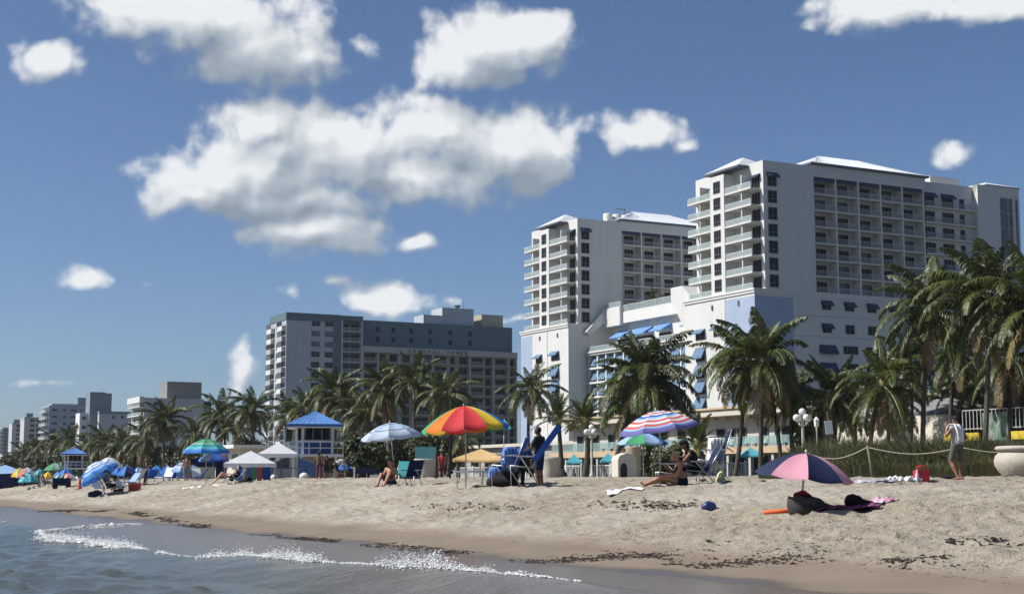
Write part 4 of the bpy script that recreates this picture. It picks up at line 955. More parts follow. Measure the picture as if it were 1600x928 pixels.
# the low sand bank the grass stands on
b = MB(); ns_, nd2 = 70, 14
for i in range(ns_):
    px = 1150 + i * 8
    for j in range(nd2):
        ds = 43.6 + j * 1.5 + (1330 - px) * .012; q = ray(px); x = q[0] / q[1] * ds; f = j / (nd2 - 1); e_ = min(1, (px - 1150) / 90)
        b.v.append((x, ds, gz(x, ds) - .12 + .42 * e_ * math.sin(math.pi * min(1, f * 1.6) * .5) * (1 - .5 * f) + .10 * float(smooth_noise(np.array([x / .7]), np.array([ds / .8]), 66)[0]) * e_))
for i in range(ns_ - 1):
    for j in range(nd2 - 1):
        a = i * nd2 + j; b.f.append((a, a + nd2, a + nd2 + 1, a + 1)); b.m.append(0)
tag(b.build('dune_bank', msand, None, True), 'low sand bank under the dune grass', 'dune', kind='structure')
# ------------------------------------------------------------------ beach-front buildings
mcream = mat('cream_stucco', (.52, .49, .42), .9, .05, .5, bump=.1, bscale=4)
mgreyw = mat('grey_white_stucco', (.44, .45, .43), .9, .05, .5, bump=.1, bscale=4)
mtan = mat('tan_band', (.50, .38, .25), .9, .06, .6)
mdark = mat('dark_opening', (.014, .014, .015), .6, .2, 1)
mturq = mat('turquoise_paint', (.16, .44, .46), .6, .08, 2)
maqua = mat('aqua_canvas', (.10, .50, .56), .8, .08, 2, trans=.25)
mwpaint = mat('white_paint', (.66, .67, .66), .55, .05, 3)
mpost = mat('weathered_wood', (.20, .175, .13), .9, .2, 5, c2=(.12, .10, .075), bump=.4, bscale=20)
mdwood = mat('dark_wood', (.045, .03, .024), .8, .2, 5)
ms0 = 104.0
MO = thing('motel', 'long two storey cream motel with sun deck and turquoise railing behind the palms', 'motel', sd2w(ms0, 85, 1.75), PHI)
b = MB(); b.box(3.0, 0, 0, 15, 50, 6.1); b.build('wall', mgreyw, MO)
b = MB(); b.box(0, -.3, 2.35, 3.0, 50.3, 2.85); b.box(-.08, -.4, 2.3, 0, 50.4, 2.95); b.build('deck_slab', mtan, MO)
b = MB(); b.box(1.4, -.8, 6.1, 15.5, 50.8, 6.75); b.build('roof', mcream, MO)
b = MB(); b.box(1.2, -1.0, 6.75, 15.7, 51.0, 6.95); b.build('roof_edge', mtan, MO)
corb = MB().box(-.35, -.14, -.3, 0, .14, 0).mesh('corbel', mtan)
for i in range(26): put(corb, 'corbel', MO, (3.0, 1 + i * 1.95, 6.1)) 
r_ = random.Random(4)
for i in range(14):
    y = 1.2 + i * 3.55
    put(window_mesh(1.5, 2.05, 1, 1, 'x'), 'door', MO, (2.995, y + 1.5, 2.87)); put(window_mesh(.75, 2.0, 1, 1, 'x'), 'window', MO, (2.995, y + 2.55, 2.9)) if i % 2 == 0 else None
    put(window_mesh(2.2, 1.9, 2, 1, 'x'), 'window', MO, (2.995, y + 2.4, .2))
    MB().box(.1, y - .9, 0, .45, y - .55, 2.35).build('column', mgreyw, MO)
for i in range(10): put(railing_mesh(4.9, 1.05, 'x', 10, mat('turquoise_rail', (.24, .40, .40), .5, .06, 3), True), 'railing', MO, (.1, 4.95 + i * 5, 2.86))
def lounge_mesh(m, back=62):
    b = MB(); a = R(back)
    b.box(-.32, 0, .30, .32, 1.15, .36); 
    b.add([(-.32, 0, .33), (.32, 0, .33), (.32, -.75 * math.cos(a), .33 + .75 * math.sin(a)), (-.32, -.75 * math.cos(a), .33 + .75 * math.sin(a)), (-.32, -.05, .33), (.32, -.05, .33), (.32, -.05 - .75 * math.cos(a), .33 + .75 * math.sin(a)), (-.32, -.05 - .75 * math.cos(a), .33 + .75 * math.sin(a))], [(0, 1, 2, 3), (7, 6, 5, 4), (0, 3, 7, 4), (1, 5, 6, 2), (2, 6, 7, 3), (0, 4, 5, 1)])
    return b.mesh('sling', m)
lsl = [lounge_mesh(mturq), lounge_mesh(mat('pale_green_vinyl', (.45, .52, .44), .6, .06, 2)), lounge_mesh(mturq, 75)]
leg_l = MB().bar((0, 0, 0), (0, 0, .31), .05).mesh('leg', mwpaint)
DECK = [3.0, 4.2, 5.6, 8.5, 10.0, 11.4, 12.8, 15.5, 17.0, 18.5, 20.0, 33.0, 34.6, 36.2, 38.0]
for i, y in enumerate(DECK):
    w = sd2w(ms0 + y, 85.95, 1.75 + 2.86)
    t_ = thing('deck_chair', '%s pool chair from the right along the motel sun deck' % ORD[i], 'chair', w, PHI + math.pi / 2 + r_.uniform(-.25, .25), 'pool chairs on the motel sun deck')
    put(lsl[i % 3], 'sling', t_)
    for dx in (-.28, .28):
        for dy in (.05, 1.08): put(leg_l, 'leg', t_, (dx, dy, 0))
# long low buildings filling in left of the motel
LB = thing('low_building', 'low grey beach-front building behind the tan canopy', 'building', sd2w(156, 90, 1.75), PHI)
b = MB(); b.box(0, 0, 0, 12, 62, 4.1); b.build('wall', mat('grey_shade_stucco', (.33, .32, .30), .9, .06, .5), LB)
b = MB(); b.box(-.6, -.4, 4.1, 12.4, 62.4, 4.5); b.build('roof_edge', mcream, LB)
for i in range(14): put(window_mesh(2.4, 1.9, 2, 1, 'x'), 'window', LB, (-.004, 4 + i * 4.3, .8))
LB2 = thing('low_building', 'pale flat-roofed beach hut block left of the near lifeguard tower', 'building', sd2w(150, 46, 1.6), PHI)
b = MB(); b.box(0, 0, 0, 7, 14, 3.2); b.build('wall', mcream, LB2)
b = MB(); b.box(-1.0, -.8, 3.2, 7.5, 14.8, 3.55); b.build('roof', mwpaint, LB2)
for i in range(4): put(window_mesh(1.6, 1.5, 2, 1, 'x', mglass2), 'window', LB2, (-.004, 2.6 + i * 3.4, 1.1)); put(window_mesh(1.5, 1.5, 2, 1, 'y', mglass2), 'window', LB2, (.6 + i * 1.6, -.005, 1.1)) if i < 3 else None
# lettered wall
LW = thing('lettered_wall', 'cream wall with black lettering between the low palms', 'wall', sd2w(89, 85, 1.75), PHI)
b = MB(); b.box(0, 0, 0, .4, 13.6, 4.95); b.build('panel', mat('cream_wall', (.66, .62, .53), .9, .05, 1.2, bump=.3, bscale=6), LW)
b = MB(); b.box(-.1, 4.6, 0, -.002, 5.9, 5.0); b.build('stone_pier', mat('grey_stone', (.36, .34, .31), .9, .2, 2, bump=.6, bscale=6), LW)
def sd_at(px, py, D):
    q = ray(px, py); k = D / (q[0] * NV[0] + q[1] * NV[1]); return w2sd(q[0] * k, q[1] * k)[0], CAM_H + q[2] * k
sL, zL = sd_at(1329, 671, 85); lettering('Beach & Resort', .52, mletter, LW, (-.05, sL - 89, zL - 1.75 - .15), (math.pi / 2, 0, -math.pi / 2), widths=.32, space=.22)
b = MB(); hip_roof(b, 1.5, 1, 8, 12.6, 5.3, 6.6, .5); b.build('roof', [mat('grey_shingle', (.20, .20, .21), .9, .1, 1), mfascia], LW)
# terrace bar at the far right
TB = thing('terrace_bar', 'beach bar terrace with white railing and yellow counter front behind the standing man', 'bar', sd2w(60, 80, 1.75), PHI)
b = MB(); b.box(0, 0, 0, 8, 24.5, 2.6); b.build('base_wall', mat('brown_base', (.06, .05, .045), .9, .1, 1), TB)
for y, w in ((8.0, 5.0), (13.6, 3.6), (20.3, 1.4), (22.2, 1.6)): MB().box(-.12, y, 2.62, .1, y + w, 3.2).build('counter_panel', mat('yellow_panel', (.62, .46, .05), .7, .06, 1), TB)
b = MB(); b.box(0, 17.6, 2.61, .1, 20.0, 4.6); b.build('green_stand_in', mat('green_stand_in', (.02, .11, .06), .7, .15, 1.2, c2=(.30, .33, .30)), TB)  # plain green panel standing in for a green and white figure
for i in range(5): put(railing_mesh(4.4, 1.5, 'x', 12, mrail_s), 'railing', TB, (.3, 4.5 + i * 4.45, 3.4)); MB().box(.3, 4.4 + i * 4.45, 2.6, .45, 4.55 + i * 4.45, 3.4).build('post', mwpaint, TB)
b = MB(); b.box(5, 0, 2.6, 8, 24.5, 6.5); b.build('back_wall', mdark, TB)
for i in range(4): put(awning_mesh(3.4, 1.0, 2.6, 'x', mat('red_canvas', (.36, .03, .035), .8, .1, 2)), 'awning', TB, (4.9, 6.7 + i * 3.7, 8.4))
# promenade fence
for i in range(14):
    w = sd2w(98 + i * 4.2, 72, gz(*sd2w(98 + i * 4.2, 72).xy) - .02)
    f = thing('promenade_fence', '%s panel from the right of the white promenade fence' % ORD[i], 'fence', w, PHI, 'white fence panels along the promenade')
    put(railing_mesh(4.1, 1.25, 'x', 14, mwpaint), 'railing', f, (0, 4.1, 0))
    for y in (.0, 4.1): MB().box(-.05, y - .05, 0, .1, y + .05, 1.4).build('post', mwpaint, f)

# ------------------------------------------------------------------ globe lamps, planters, sign, rope fence
mglobe = mat('white_globe', (.74, .74, .72), .35, .03, 2, trans=.15)
mlpost = mat('lamp_post_cream', (.50, .50, .46), .6, .06, 3)
def globe_lamp(label, px, dist, h=4.3, n=5):
    T = thing('globe_lamp', label, 'street lamp', spot(px, dist), .4, 'cream globe lamps along the promenade')
    MB().lathe([(.19, 0), (.19, .35), (.12, .45), (.10, 1.2), (.085, h - .9), (.11, h - .85), (.11, h - .75), (.06, h - .7)], 12).build('post', mlpost, T, True)
    b = MB()
    for i in range(n - 1):
        a = 2 * math.pi * i / (n - 1); b.tube([(0, 0, h - 1.0), (.25 * math.cos(a), .25 * math.sin(a), h - 1.05), (.46 * math.cos(a), .46 * math.sin(a), h - .75)], .035, 6)
    b.build('bracket', mlpost, T, True)
    gm_ = MB().ball((0, 0, 0), .24, 14, 10).mesh('globe', mglobe, True)
    put(gm_, 'globe', T, (0, 0, h - .15))
    for i in range(n - 1):
        a = 2 * math.pi * i / (n - 1); put(gm_, 'globe', T, (.46 * math.cos(a), .46 * math.sin(a), h - .55))
    return T
globe_lamp('cream lamp with clustered white globes left of the striped umbrella', 925, 122, 4.35)
globe_lamp('cream globe lamp at the left end of the dune grass', 1256, 98, 4.5)
globe_lamp('cream globe lamp under the pale blue striped umbrella', 605, 132, 4.2)
T = thing('lantern_post', 'slim white lantern post right of the dune globe lamp', 'street lamp', spot(1278, 104), 0, None, .76); MB().lathe([(.09, 0), (.07, 4.4), (.12, 4.5), (.05, 4.6)], 10).build('post', mlpost, T, True)
MB().lathe([(.12, 4.6), (.22, 4.7), (.26, 5.25), (.3, 5.3), (.05, 5.6)], 6).build('lantern', mglobe, T)
mpot = mat('cast_stone_pot', (.44, .41, .36), .9, .08, 1.5, c2=(.34, .31, .26), bump=.3, bscale=12)
def planter(label, px, dist, r, h, kind='urn'):
    T = thing('planter', label, 'planter', spot(px, dist) - Vector((0, 0, .05)), 0, 'cast stone planters on the beach front')
    if kind == 'urn': prof = [(.0, 0), (r * .62, 0), (r * .66, h * .04), (r * .70, h * .10), (r * .86, h * .25), (r * .985, h * .45), (r * 1.0, h * .58), (r * .95, h * .72), (r * .84, h * .82), (r * .82, h * .85), (r * .93, h * .88), (r * .96, h * .93), (r * .93, h * .985), (r * .86, h), (r * .76, h * .97), (r * .74, h * .80), (0, h * .8)]
    else: prof = [(.0, 0), (r * .72, 0), (r * .80, h * .08), (r * .92, h * .45), (r * .97, h * .85), (r * 1.02, h * .9), (r * 1.02, h), (r * .92, h), (r * .9, h * .85), (0, h * .85)]
    MB().lathe(prof, 40).build('pot', mpot, T, True)
    MB().lathe([(0, 0), (r * .74, 0), (r * .5, h * .05), (0, h * .06)], 20).build('soil', mat('soil', (.05, .04, .03), .95, .2, 6), T, loc=(0, 0, h * .8))
    return T
planter('big round cast stone urn at the right edge of the beach', 1606, 42, .90, .98)
planter('tall grey planter behind the dark man with the foam board', 861, 100, .66, 1.5, 'tub')
planter('squat planter behind the navy chair', 667, 96, .82, 1.35, 'tub')
T = thing('sign_post', 'narrow white sign on a leaning pole in the dune grass', 'sign', spot(1305, 52)); MB().bar((0, 0, 0), (-.22, 0, 2.35), .05).build('pole', mpost, T)
MB().box(-.13, -.03, 0, .13, -.005, .48).build('sign_board', mwpaint, T, loc=(-.16, 0, 1.55), rot=(0, R(-5), 0))
# rope on leaning posts
posts = []
for i, (px, ds, h, ln_) in enumerate([(1222, 50, .75, .1), (1268, 47.5, .85, -.06), (1365, 44.6, 1.02, -.16), (1500, 43.4, .98, .05), (1640, 42.6, 1.0, .0)]):
    g0 = spot(px, ds); T = thing('rope_post', '%s leaning wooden rope post from the left along the dune' % ORD[i], 'post', g0, 0, 'rope posts along the dune')
    MB().tube([(0, 0, -.2), (ln_ * .5, 0, h * .5), (ln_, 0, h)], [.045, .042, .038], 8).build('post', mpost, T, True); posts.append(g0 + Vector((ln_, 0, h - .05)))
b = MB()
for p0, p1 in zip(posts, posts[1:]):
    n_ = 14; pts = [p0.lerp(p1, i / n_) - Vector((0, 0, .22 * math.sin(math.pi * i / n_) * (p1 - p0).length / 3)) for i in range(n_ + 1)]
    b.tube(pts, .014, 6)
tag(b.build('rope', mat('pale_rope', (.42, .38, .29), .9, .1, 20), None, True), 'pale rope sagging between the dune posts', 'rope')

# ------------------------------------------------------------------ lifeguard towers
mbroof = mat('blue_metal_roof', (.105, .235, .52), .45, .08, 1.2); mbtrim = mat('blue_trim', (.045, .12, .34), .6, .08, 2); mbpan = mat('blue_panel', (.012, .06, .20), .6, .1, 2)
mlw = mat('lifeguard_white', (.60, .62, .62), .6, .05, 3)
def lifeguard(label, px, dist, rz, sc=1.0, full=True):
    T = thing('lifeguard_tower', label, 'lifeguard tower', spot(px, dist), rz, None, sc)
    # raised deck at 1.9 m
    for x in (-1.7, 1.7):
        for y in (-1.6, 1.6): MB().box(x - .1, y - .1, -.2, x + .1, y + .1, 1.8).build('leg', mlw, T)
    b = MB(); b.box(-2.3, -2.2, 1.8, 2.3, 2.2, 2.02); b.build('deck', mlw, T)
    if full: b = MB(); b.box(-1.0, -1.2, -.1, 1.0, 1.3, 1.79); b.build('store_wall', mat('store_tan', (.30, .27, .22), .9, .1, 2), T); MB().box(-.1, -1.23, .75, .9, -1.203, 1.35).build('store_hatch', mdark, T)
    # cabin
    for x in (-1.5, -.98, 1.4): MB().box(x - .1, -1.5, 2.02, x + .1, -1.3, 4.3).build('corner_post', mlw, T)
    for x in (-1.5, 1.4): MB().box(x - .1, 1.3, 2.02, x + .1, 1.5, 4.3).build('corner_post', mlw, T)
    MB().box(-.87, -1.45, 2.04, 1.29, -1.36, 3.05).build('wall_panel', mbpan, T)
    MB().box(-1.39, -1.45, 2.04, -1.09, -1.36, 3.05).build('wall_panel', mbroof, T)
    MB().box(-1.55, -1.28, 2.04, -1.46, 1.28, 3.05).build('wall_panel', mbroof, T); MB().box(1.36, -1.28, 2.04, 1.45, 1.28, 3.05).build('wall_panel', mbpan, T); MB().box(-1.38, 1.38, 2.04, 1.28, 1.45, 4.25).build('wall_panel', mbpan, T)
    put(window_mesh(2.1, 1.1, 3, 1, 'y', mull=.1), 'window', T, (-.85, -1.4, 3.1)); put(window_mesh(.3, 1.1, 1, 1, 'y', mull=.05), 'window', T, (-1.39, -1.4, 3.1)); put(window_mesh(2.5, 1.1, 3, 1, 'x', mull=.1), 'window', T, (-1.5, 1.25, 3.1))
    MB().box(-1.6, -1.56, 3.04, 1.5, -1.46, 3.12).build('sill', mlw, T)
    rb = MB(); hip_roof(rb, -1.75, -1.75, 1.65, 1.75, 4.42, 5.55, .55, fas=.2); rf = rb.build('roof', [mbroof, mbtrim], T)
    sb = MB()
    for i in range(9):
        x = -2.0 + i * .49; sb.bar((x, -2.28, 4.43), (-.05 + (x + .05) * .12, -.3, 5.42), .05, .05)
    sb.build('roof_seam', mbroof, rf)
    b = MB(); b.box(-2.25, -2.25, 4.12, 2.15, 2.25, 4.215); b.build('soffit', mlw, T)
    # railing round the deck
    for (p0, p1) in (((-2.25, -2.15), (2.25, -2.15)), ((2.25, -2.15), (2.25, 2.15)), ((-2.25, -2.15), (-2.25, 2.15))):
        b = MB()
        for z in (2.5, 2.98): b.bar((*p0, z), (*p1, z), .09, .07)
        b.build('rail', mlw, T)
        for i in range(6): x = p0[0] + (p1[0] - p0[0]) * i / 5; y = p0[1] + (p1[1] - p0[1]) * i / 5; MB().bar((x, y, 2.02), (x, y, 2.94), .07).build('baluster', mlw, T)
    if full:
        b = MB(); b.add([(-2.32, -.7, 1.98), (-2.32, .7, 1.98), (-6.2, .7, .0), (-6.2, -.7, .0), (-2.32, -.7, 1.86), (-2.32, .7, 1.86), (-6.2, .7, -.12), (-6.2, -.7, -.12)], [(0, 3, 2, 1), (4, 5, 6, 7), (0, 4, 7, 3), (1, 2, 6, 5), (3, 7, 6, 2), (0, 1, 5, 4)]); b.build('ramp', mlw, T)
        for y in (-.72, .72):
            b = MB(); b.bar((-2.3, y, 2.98), (-6.1, y, 1.0), .09, .09); b.bar((-2.3, y, 2.5), (-6.1, y, .55), .07, .07); b.build('ramp_rail', mlw, T)
            for i in range(6): x = -2.35 - i * .74; z = 1.98 - (x + 2.32) / -3.88 * 1.98; MB().bar((x, y, z), (x, y, z + 1.0), .06).build('ramp_baluster', mlw, T)
    return T
lifeguard('near lifeguard tower with blue hipped roof and white railed deck', 492, 113, R(6), .93)
lifeguard('small distant lifeguard tower with blue roof', 115, 205, R(14), .80, False)
# rescue gear under the near tower
mbg = mat('blue_gear', (.02, .05, .13), .6, .15, 3, c2=(.035, .09, .22))
T = thing('rescue_boat_rack', 'dark blue steel rack with rescue gear left of the near lifeguard tower', 'rack', spot(437, 104)); 
for x in (-1.2, 0.1, 1.3): MB().bar((x, 0, 0), (x, 0, 1.7), .08).build('upright', mbg, T)
for z in (.1, .8, 1.65): MB().bar((-1.2, 0, z), (1.3, 0, z), .07).build('crossbar', mbg, T)
MB().bar((-.9, -.05, .1), (.2, -.05, 1.6), .08).build('brace', mbg, T)
b = MB(); b.prism([(1.35, .1), (3.0, .45), (3.1, .75), (2.4, 1.15), (1.35, 1.5)], lambda u, v, d: (u, d, v), -.5, .5); b.build('gear_cover', mbg, T)
b = MB(); b.prism([(-2.4, .0), (-1.3, .0), (-1.3, 1.5), (-2.2, 1.35)], lambda u, v, d: (u, d, v), -.4, .6); b.build('gear_cover', mbg, T)
# ------------------------------------------------------------------ umbrellas
PAL = {}
def cloth(name, c, tr=.28):
    if name not in PAL: PAL[name] = mat('canvas_' + name, c, .75, .06, 4, trans=tr, bump=.15, bscale=30)
    return PAL[name]
C = dict(red=(.62, .045, .055), orange=(.74, .20, .025), yellow=(.78, .56, .04), green=(.07, .36, .16), teal=(.04, .34, .38), blue=(.05, .22, .62), navy=(.014, .024, .075), pink=(.74, .36, .46), white=(.72, .74, .78),
         sky=(.34, .52, .78), pale=(.50, .60, .74), slate=(.16, .22, .34), royal=(.025, .12, .46), aqua=(.12, .50, .60), lime=(.45, .62, .06), tan=(.72, .50, .24), coral=(.68, .20, .13), mint=(.28, .46, .36), gold=(.66, .40, .06), brick=(.60, .13, .12), violet=(.16, .17, .44))
mpole = mat('umbrella_pole', (.45, .45, .43), .4, .05, 4, metal=.4); mrib = mat('umbrella_rib', (.10, .10, .10), .5, .1, 4); mwpole = mat('wood_pole', (.36, .27, .16), .7, .1, 6)
def umbrella(label, px, dist, cpx, top, rim, half, panels, rings=None, n=8, tilt=(0, 0), phase=0.0, valance=.10, ribs=True, square=False, pole=None, group='beach umbrellas', lift=None, power=1.7):
    """canopy centred in column cpx; top, rim = image rows of apex and rim; half = half width in pixels"""
    g0 = spot(px, dist); q = ray(cpx, rim); k = dist / q[1]; sc = dist / 2311
    cx = q[0] * k; zr = CAM_H + q[2] * k; q2 = ray(cpx, top); h = CAM_H + q2[2] * k - zr; Rr = half * k * (1 if not square else 1.2)
    T = thing('beach_umbrella' if not square else 'market_umbrella', label, 'umbrella', g0 - Vector((0, 0, .12)), 0, group)
    ctr = Vector((cx, dist, zr)) - T.location
    rot = Matrix.Rotation(tilt[1], 4, 'Z') @ Matrix.Rotation(R(tilt[0]), 4, 'Y') @ Matrix.Rotation(-tilt[1], 4, 'Z') if tilt[0] else Matrix.Identity(4)
    eul = rot.to_euler(); apex = ctr + rot @ Vector((0, 0, h))
    if square: n = 4; phase = math.pi / 4
    NR, NA = 9, 6
    rad = [0] + [i / NR for i in range(1, NR + 1)]
    if rings: rad = sorted(set([0.0] + [r for r, _ in rings] + [.25, .5, .75, 1.0]))
    def prof(t): return h * (1 - t ** power) if not square else h * (1 - t)
    for i in range(n):
        a0, a1 = phase + 2 * math.pi * i / n, phase + 2 * math.pi * (i + 1) / n; b = MB(); cols_ = [panels[i % len(panels)]] if not rings else [c for _, c in rings]
        for ti, t in enumerate(rad):
            for j in range(NA + 1):
                f = j / NA; e0 = Vector((math.cos(a0), math.sin(a0), 0)); e1 = Vector((math.cos(a1), math.sin(a1), 0)); d = e0.lerp(e1, f)
                sag = math.sin(math.pi * f) * t * (.05 * Rr); b.v.append(tuple(d * (Rr * t) * (1 - .02 * math.sin(math.pi * f)) + Vector((0, 0, prof(t) - sag * .9))))
        W = NA + 1
        for ti in range(len(rad) - 1):
            m = 0
            if rings: m = next(ix for ix, (r, _) in enumerate(rings) if r >= rad[ti + 1] - 1e-6)
            for j in range(NA):
                a = ti * W + j; b.f.append((a, a + 1, a + 1 + W, a + W) if ti else (a, a + 1 + W, a + W)); b.m.append(m)
        if valance:
            o = (len(rad) - 1) * W; s0 = len(b.v)
            for j in range(W):
                x, y, z = b.v[o + j]; b.v.append((x * 1.004, y * 1.004, z - valance * (.8 + .25 * math.sin(j * math.pi / 1.0))))
            for j in range(NA): b.f.append((o + j, o + j + 1, s0 + j + 1, s0 + j)); b.m.append(0 if not rings else len(rings) - 1)
        b.build('canopy_panel', [cloth(c, C[c]) for c in cols_], T, True, ctr, eul)
    MB().ball((0, 0, 0), (.03, .03, .05), 8, 6).build('finial', mpole, T, True, apex + rot @ Vector((0, 0, .03)))
    down = rot @ Vector((0, 0, -1)); joint = apex + down * (h + .25) if tilt[0] else apex
    pb = MB(); pr = .020 if not square else .032
    pb.tube([(0, 0, 0), joint], pr, 8) if not tilt[0] else pb.tube([(0, 0, 0), joint, apex], pr, 8)
    pb.build('pole', pole or mpole, T, True)
    if ribs:
        for i in range(n):
            a = phase + 2 * math.pi * i / n; e = Vector((math.cos(a), math.sin(a), 0)); b = MB()
            b.tube([rot @ (e * (Rr * t) + Vector((0, 0, prof(t) - .02))) + ctr for t in (.02, .3, .6, .85, .99)], .007, 4); b.build('rib', mrib, T)
    return T
umbrella('big rainbow beach umbrella with twelve bright panels', 728, 49, 727, 634, 668, 68, ['red', 'yellow', 'blue', 'teal', 'green', 'orange', 'red', 'yellow', 'green', 'green', 'orange', 'red'], n=12, phase=-math.pi / 2, valance=.12, tilt=(4, math.pi))
ringsP = [(.16, 'slate'), (.24, 'pale'), (.34, 'slate'), (.46, 'pale'), (.54, 'sky'), (.68, 'pale'), (.74, 'slate'), (1.0, 'pale')]
umbrella('pale blue striped beach umbrella over the shirtless seated man', 618, 56, 611, 660, 681, 47, None, ringsP, tilt=(-6, 0), pole=mpole)
ringsS = [(.10, 'white'), (.16, 'navy'), (.24, 'white'), (.32, 'brick'), (.40, 'white'), (.48, 'royal'), (.56, 'sky'), (.62, 'white'), (.70, 'brick'), (.78, 'white'), (.86, 'brick'), (.91, 'sky'), (1.0, 'violet')]
umbrella('red white and blue striped beach umbrella over the seated couple', 1031, 41, 1029, 641, 668, 66, None, ringsS, n=8, tilt=(-9, R(15)), valance=.09, phase=.3)
umbrella('green and light blue umbrella half hidden under the striped one', 1006, 58, 1004, 675, 692, 40, ['sky', 'royal', 'royal', 'green', 'sky', 'green', 'sky', 'green'], phase=-math.pi / 2, valance=.05)
umbrella('low pink and navy beach umbrella in the right foreground', 1249, 29, 1256, 708, 744, 76, ['navy', 'pink'], n=8, phase=R(-96), tilt=(7, R(-25)), valance=.03, power=2.0)
ringsT = [(.14, 'navy'), (.22, 'teal'), (.50, 'green'), (.62, 'mint'), (.76, 'teal'), (.88, 'aqua'), (1.0, 'blue')]
umbrella('large teal and green banded umbrella left of the white canopies', 322, 75, 322, 685, 705, 37, None, ringsT, valance=.08)
umbrella('smaller blue umbrella beneath the teal banded one', 331, 84, 334, 706, 718, 24, ['blue', 'navy', 'royal', 'violet'])
ringsB = [(.2, 'blue'), (.3, 'sky'), (.42, 'white'), (.5, 'blue'), (.62, 'white'), (.7, 'blue'), (.82, 'sky'), (1.0, 'blue')]
umbrella('steeply tilted blue and white striped umbrella on the left beach', 166, 82, 155, 720, 742, 33, None, ringsB, tilt=(-32, 0), valance=.06)
umbrella('pale umbrella just behind the tilted blue striped one', 172, 90, 170, 714, 728, 22, ['pale', 'white'])
umbrella('dark blue umbrella right of the tilted striped one', 201, 92, 199, 727, 741, 17, ['royal', 'blue', 'navy', 'blue'])
umbrella('blue umbrella peeking out beside the tilted striped one', 184, 95, 186, 726, 739, 12, ['royal', 'blue'])
umbrella('left one of two blue rental umbrellas left of the teal one', 247, 104, 246, 727, 741, 16, ['blue', 'royal'], tilt=(-10, 0)); umbrella('right one of two blue rental umbrellas left of the teal one', 264, 101, 263, 727, 741, 15, ['blue', 'royal', 'sky', 'royal'], tilt=(-10, 0))
umbrella('pale blue ringed umbrella over the standing bather', 288, 96, 286, 721, 735, 20, None, [(.3, 'blue'), (.45, 'pale'), (.6, 'slate'), (.8, 'pale'), (1.0, 'sky')])
umbrella('faded rainbow umbrella near the left edge', 31, 117, 31, 731, 743, 14, ['coral', 'yellow', 'mint', 'white'], ribs=False); umbrella('white and coral umbrella near the left edge', 43, 113, 42, 730, 744, 17, ['white', 'coral', 'pale', 'white'], ribs=False)
umbrella('aqua and lime panelled umbrella near the left edge', 47, 109, 46, 738, 751, 17, ['aqua', 'aqua', 'mint', 'aqua', 'aqua', 'sky', 'lime', 'aqua'], phase=-1.9, ribs=False); umbrella('small golden umbrella near the left edge', 76, 106, 75, 737, 746, 10, ['gold', 'yellow'], ribs=False)
umbrella('small teal umbrella behind the aqua one', 62, 114, 62, 733, 742, 11, ['teal', 'aqua'], ribs=False); umbrella('blue umbrella above the navy wagon', 104, 106, 103, 732, 742, 14, ['royal', 'blue'], ribs=False)
umbrella('white and orange umbrella right above the navy wagon', 107, 101, 106, 739, 748, 14, ['white', 'coral', 'coral', 'white'], ribs=False); umbrella('sage green umbrella below the distant lifeguard tower', 87, 122, 86, 723, 733, 17, ['mint', 'mint', 'green'], ribs=False)
umbrella('little blue umbrella beside the bending bather', 539, 92, 538, 722, 732, 10, ['blue', 'royal'], ribs=False)
umbrella('aqua market umbrella left of the left globe lamp', 898, 155, 897, 709, 722, 15, ['aqua'], square=True, valance=.15); umbrella('aqua market umbrella right of the left globe lamp', 952, 149, 950, 707, 720, 14, ['aqua'], square=True, valance=.15)
umbrella('aqua market umbrella below the motel sun deck', 1174, 128, 1173, 698, 711, 21, ['aqua'], square=True, valance=.15)
umbrella('wide tan canopy behind the rainbow umbrella pole', 750, 88, 751, 701, 717, 50, ['tan'], square=True, valance=.12, pole=mwpole)
umbrella('aqua market umbrella tucked behind the rainbow one', 786, 120, 788, 655, 668, 12, ['aqua'], square=True, valance=.15)

for i, (px, ds, tp, hf, cl) in enumerate([(140, 98, 733, 13, ['royal', 'blue']), (218, 103, 730, 12, ['blue', 'sky']), (232, 108, 729, 12, ['royal', 'navy']), (277, 106, 730, 13, ['royal', 'blue']), (304, 104, 727, 12, ['blue', 'pale']), (92, 112, 737, 11, ['sky', 'blue']), (18, 122, 735, 13, ['blue', 'aqua'])]):
    umbrella(['blue umbrella right of the red cone', 'blue and sky umbrella above the cooler', 'dark blue umbrella left of the two rental umbrellas', 'blue umbrella right of the two rental umbrellas', 'blue and pale umbrella right of the ringed one', 'sky blue umbrella left of the wagon', 'blue and aqua umbrella behind the edge tent'][i], px, ds, px - 1, tp, tp + 11, hf, cl, ribs=False, tilt=(-8, 0))

# ------------------------------------------------------------------ tents
def popup(label, px, dist, w, d, z_eave, z_top, m, walls=()):
    T = thing('popup_canopy', label, 'canopy', spot(px, dist) - Vector((0, 0, .05)), R(8))
    b = MB(); e = [(-w / 2, -d / 2, z_eave), (w / 2, -d / 2, z_eave), (w / 2, d / 2, z_eave), (-w / 2, d / 2, z_eave)]; a = (0, 0, z_top); lo = [(x, y, z - .22) for x, y, z in e]
    b.add(e + [a], [(0, 1, 4), (1, 2, 4), (2, 3, 4), (3, 0, 4)]); b.add(e + lo, [(0, 4, 5, 1), (1, 5, 6, 2), (2, 6, 7, 3), (3, 7, 4, 0)]); b.build('canopy', m, T)
    for x in (-1, 1):
        for y in (-1, 1): MB().bar((x * (w / 2 - .05), y * (d / 2 - .05), 0), (x * (w / 2 - .05), y * (d / 2 - .05), z_eave), .05).build('leg', mpole, T)
    for (x0, x1, mm, zz) in walls: MB().box(x0, d / 2 - .12, .05, x1, d / 2 - .09, zz).build('hanging_towel', mm, T)
    return T
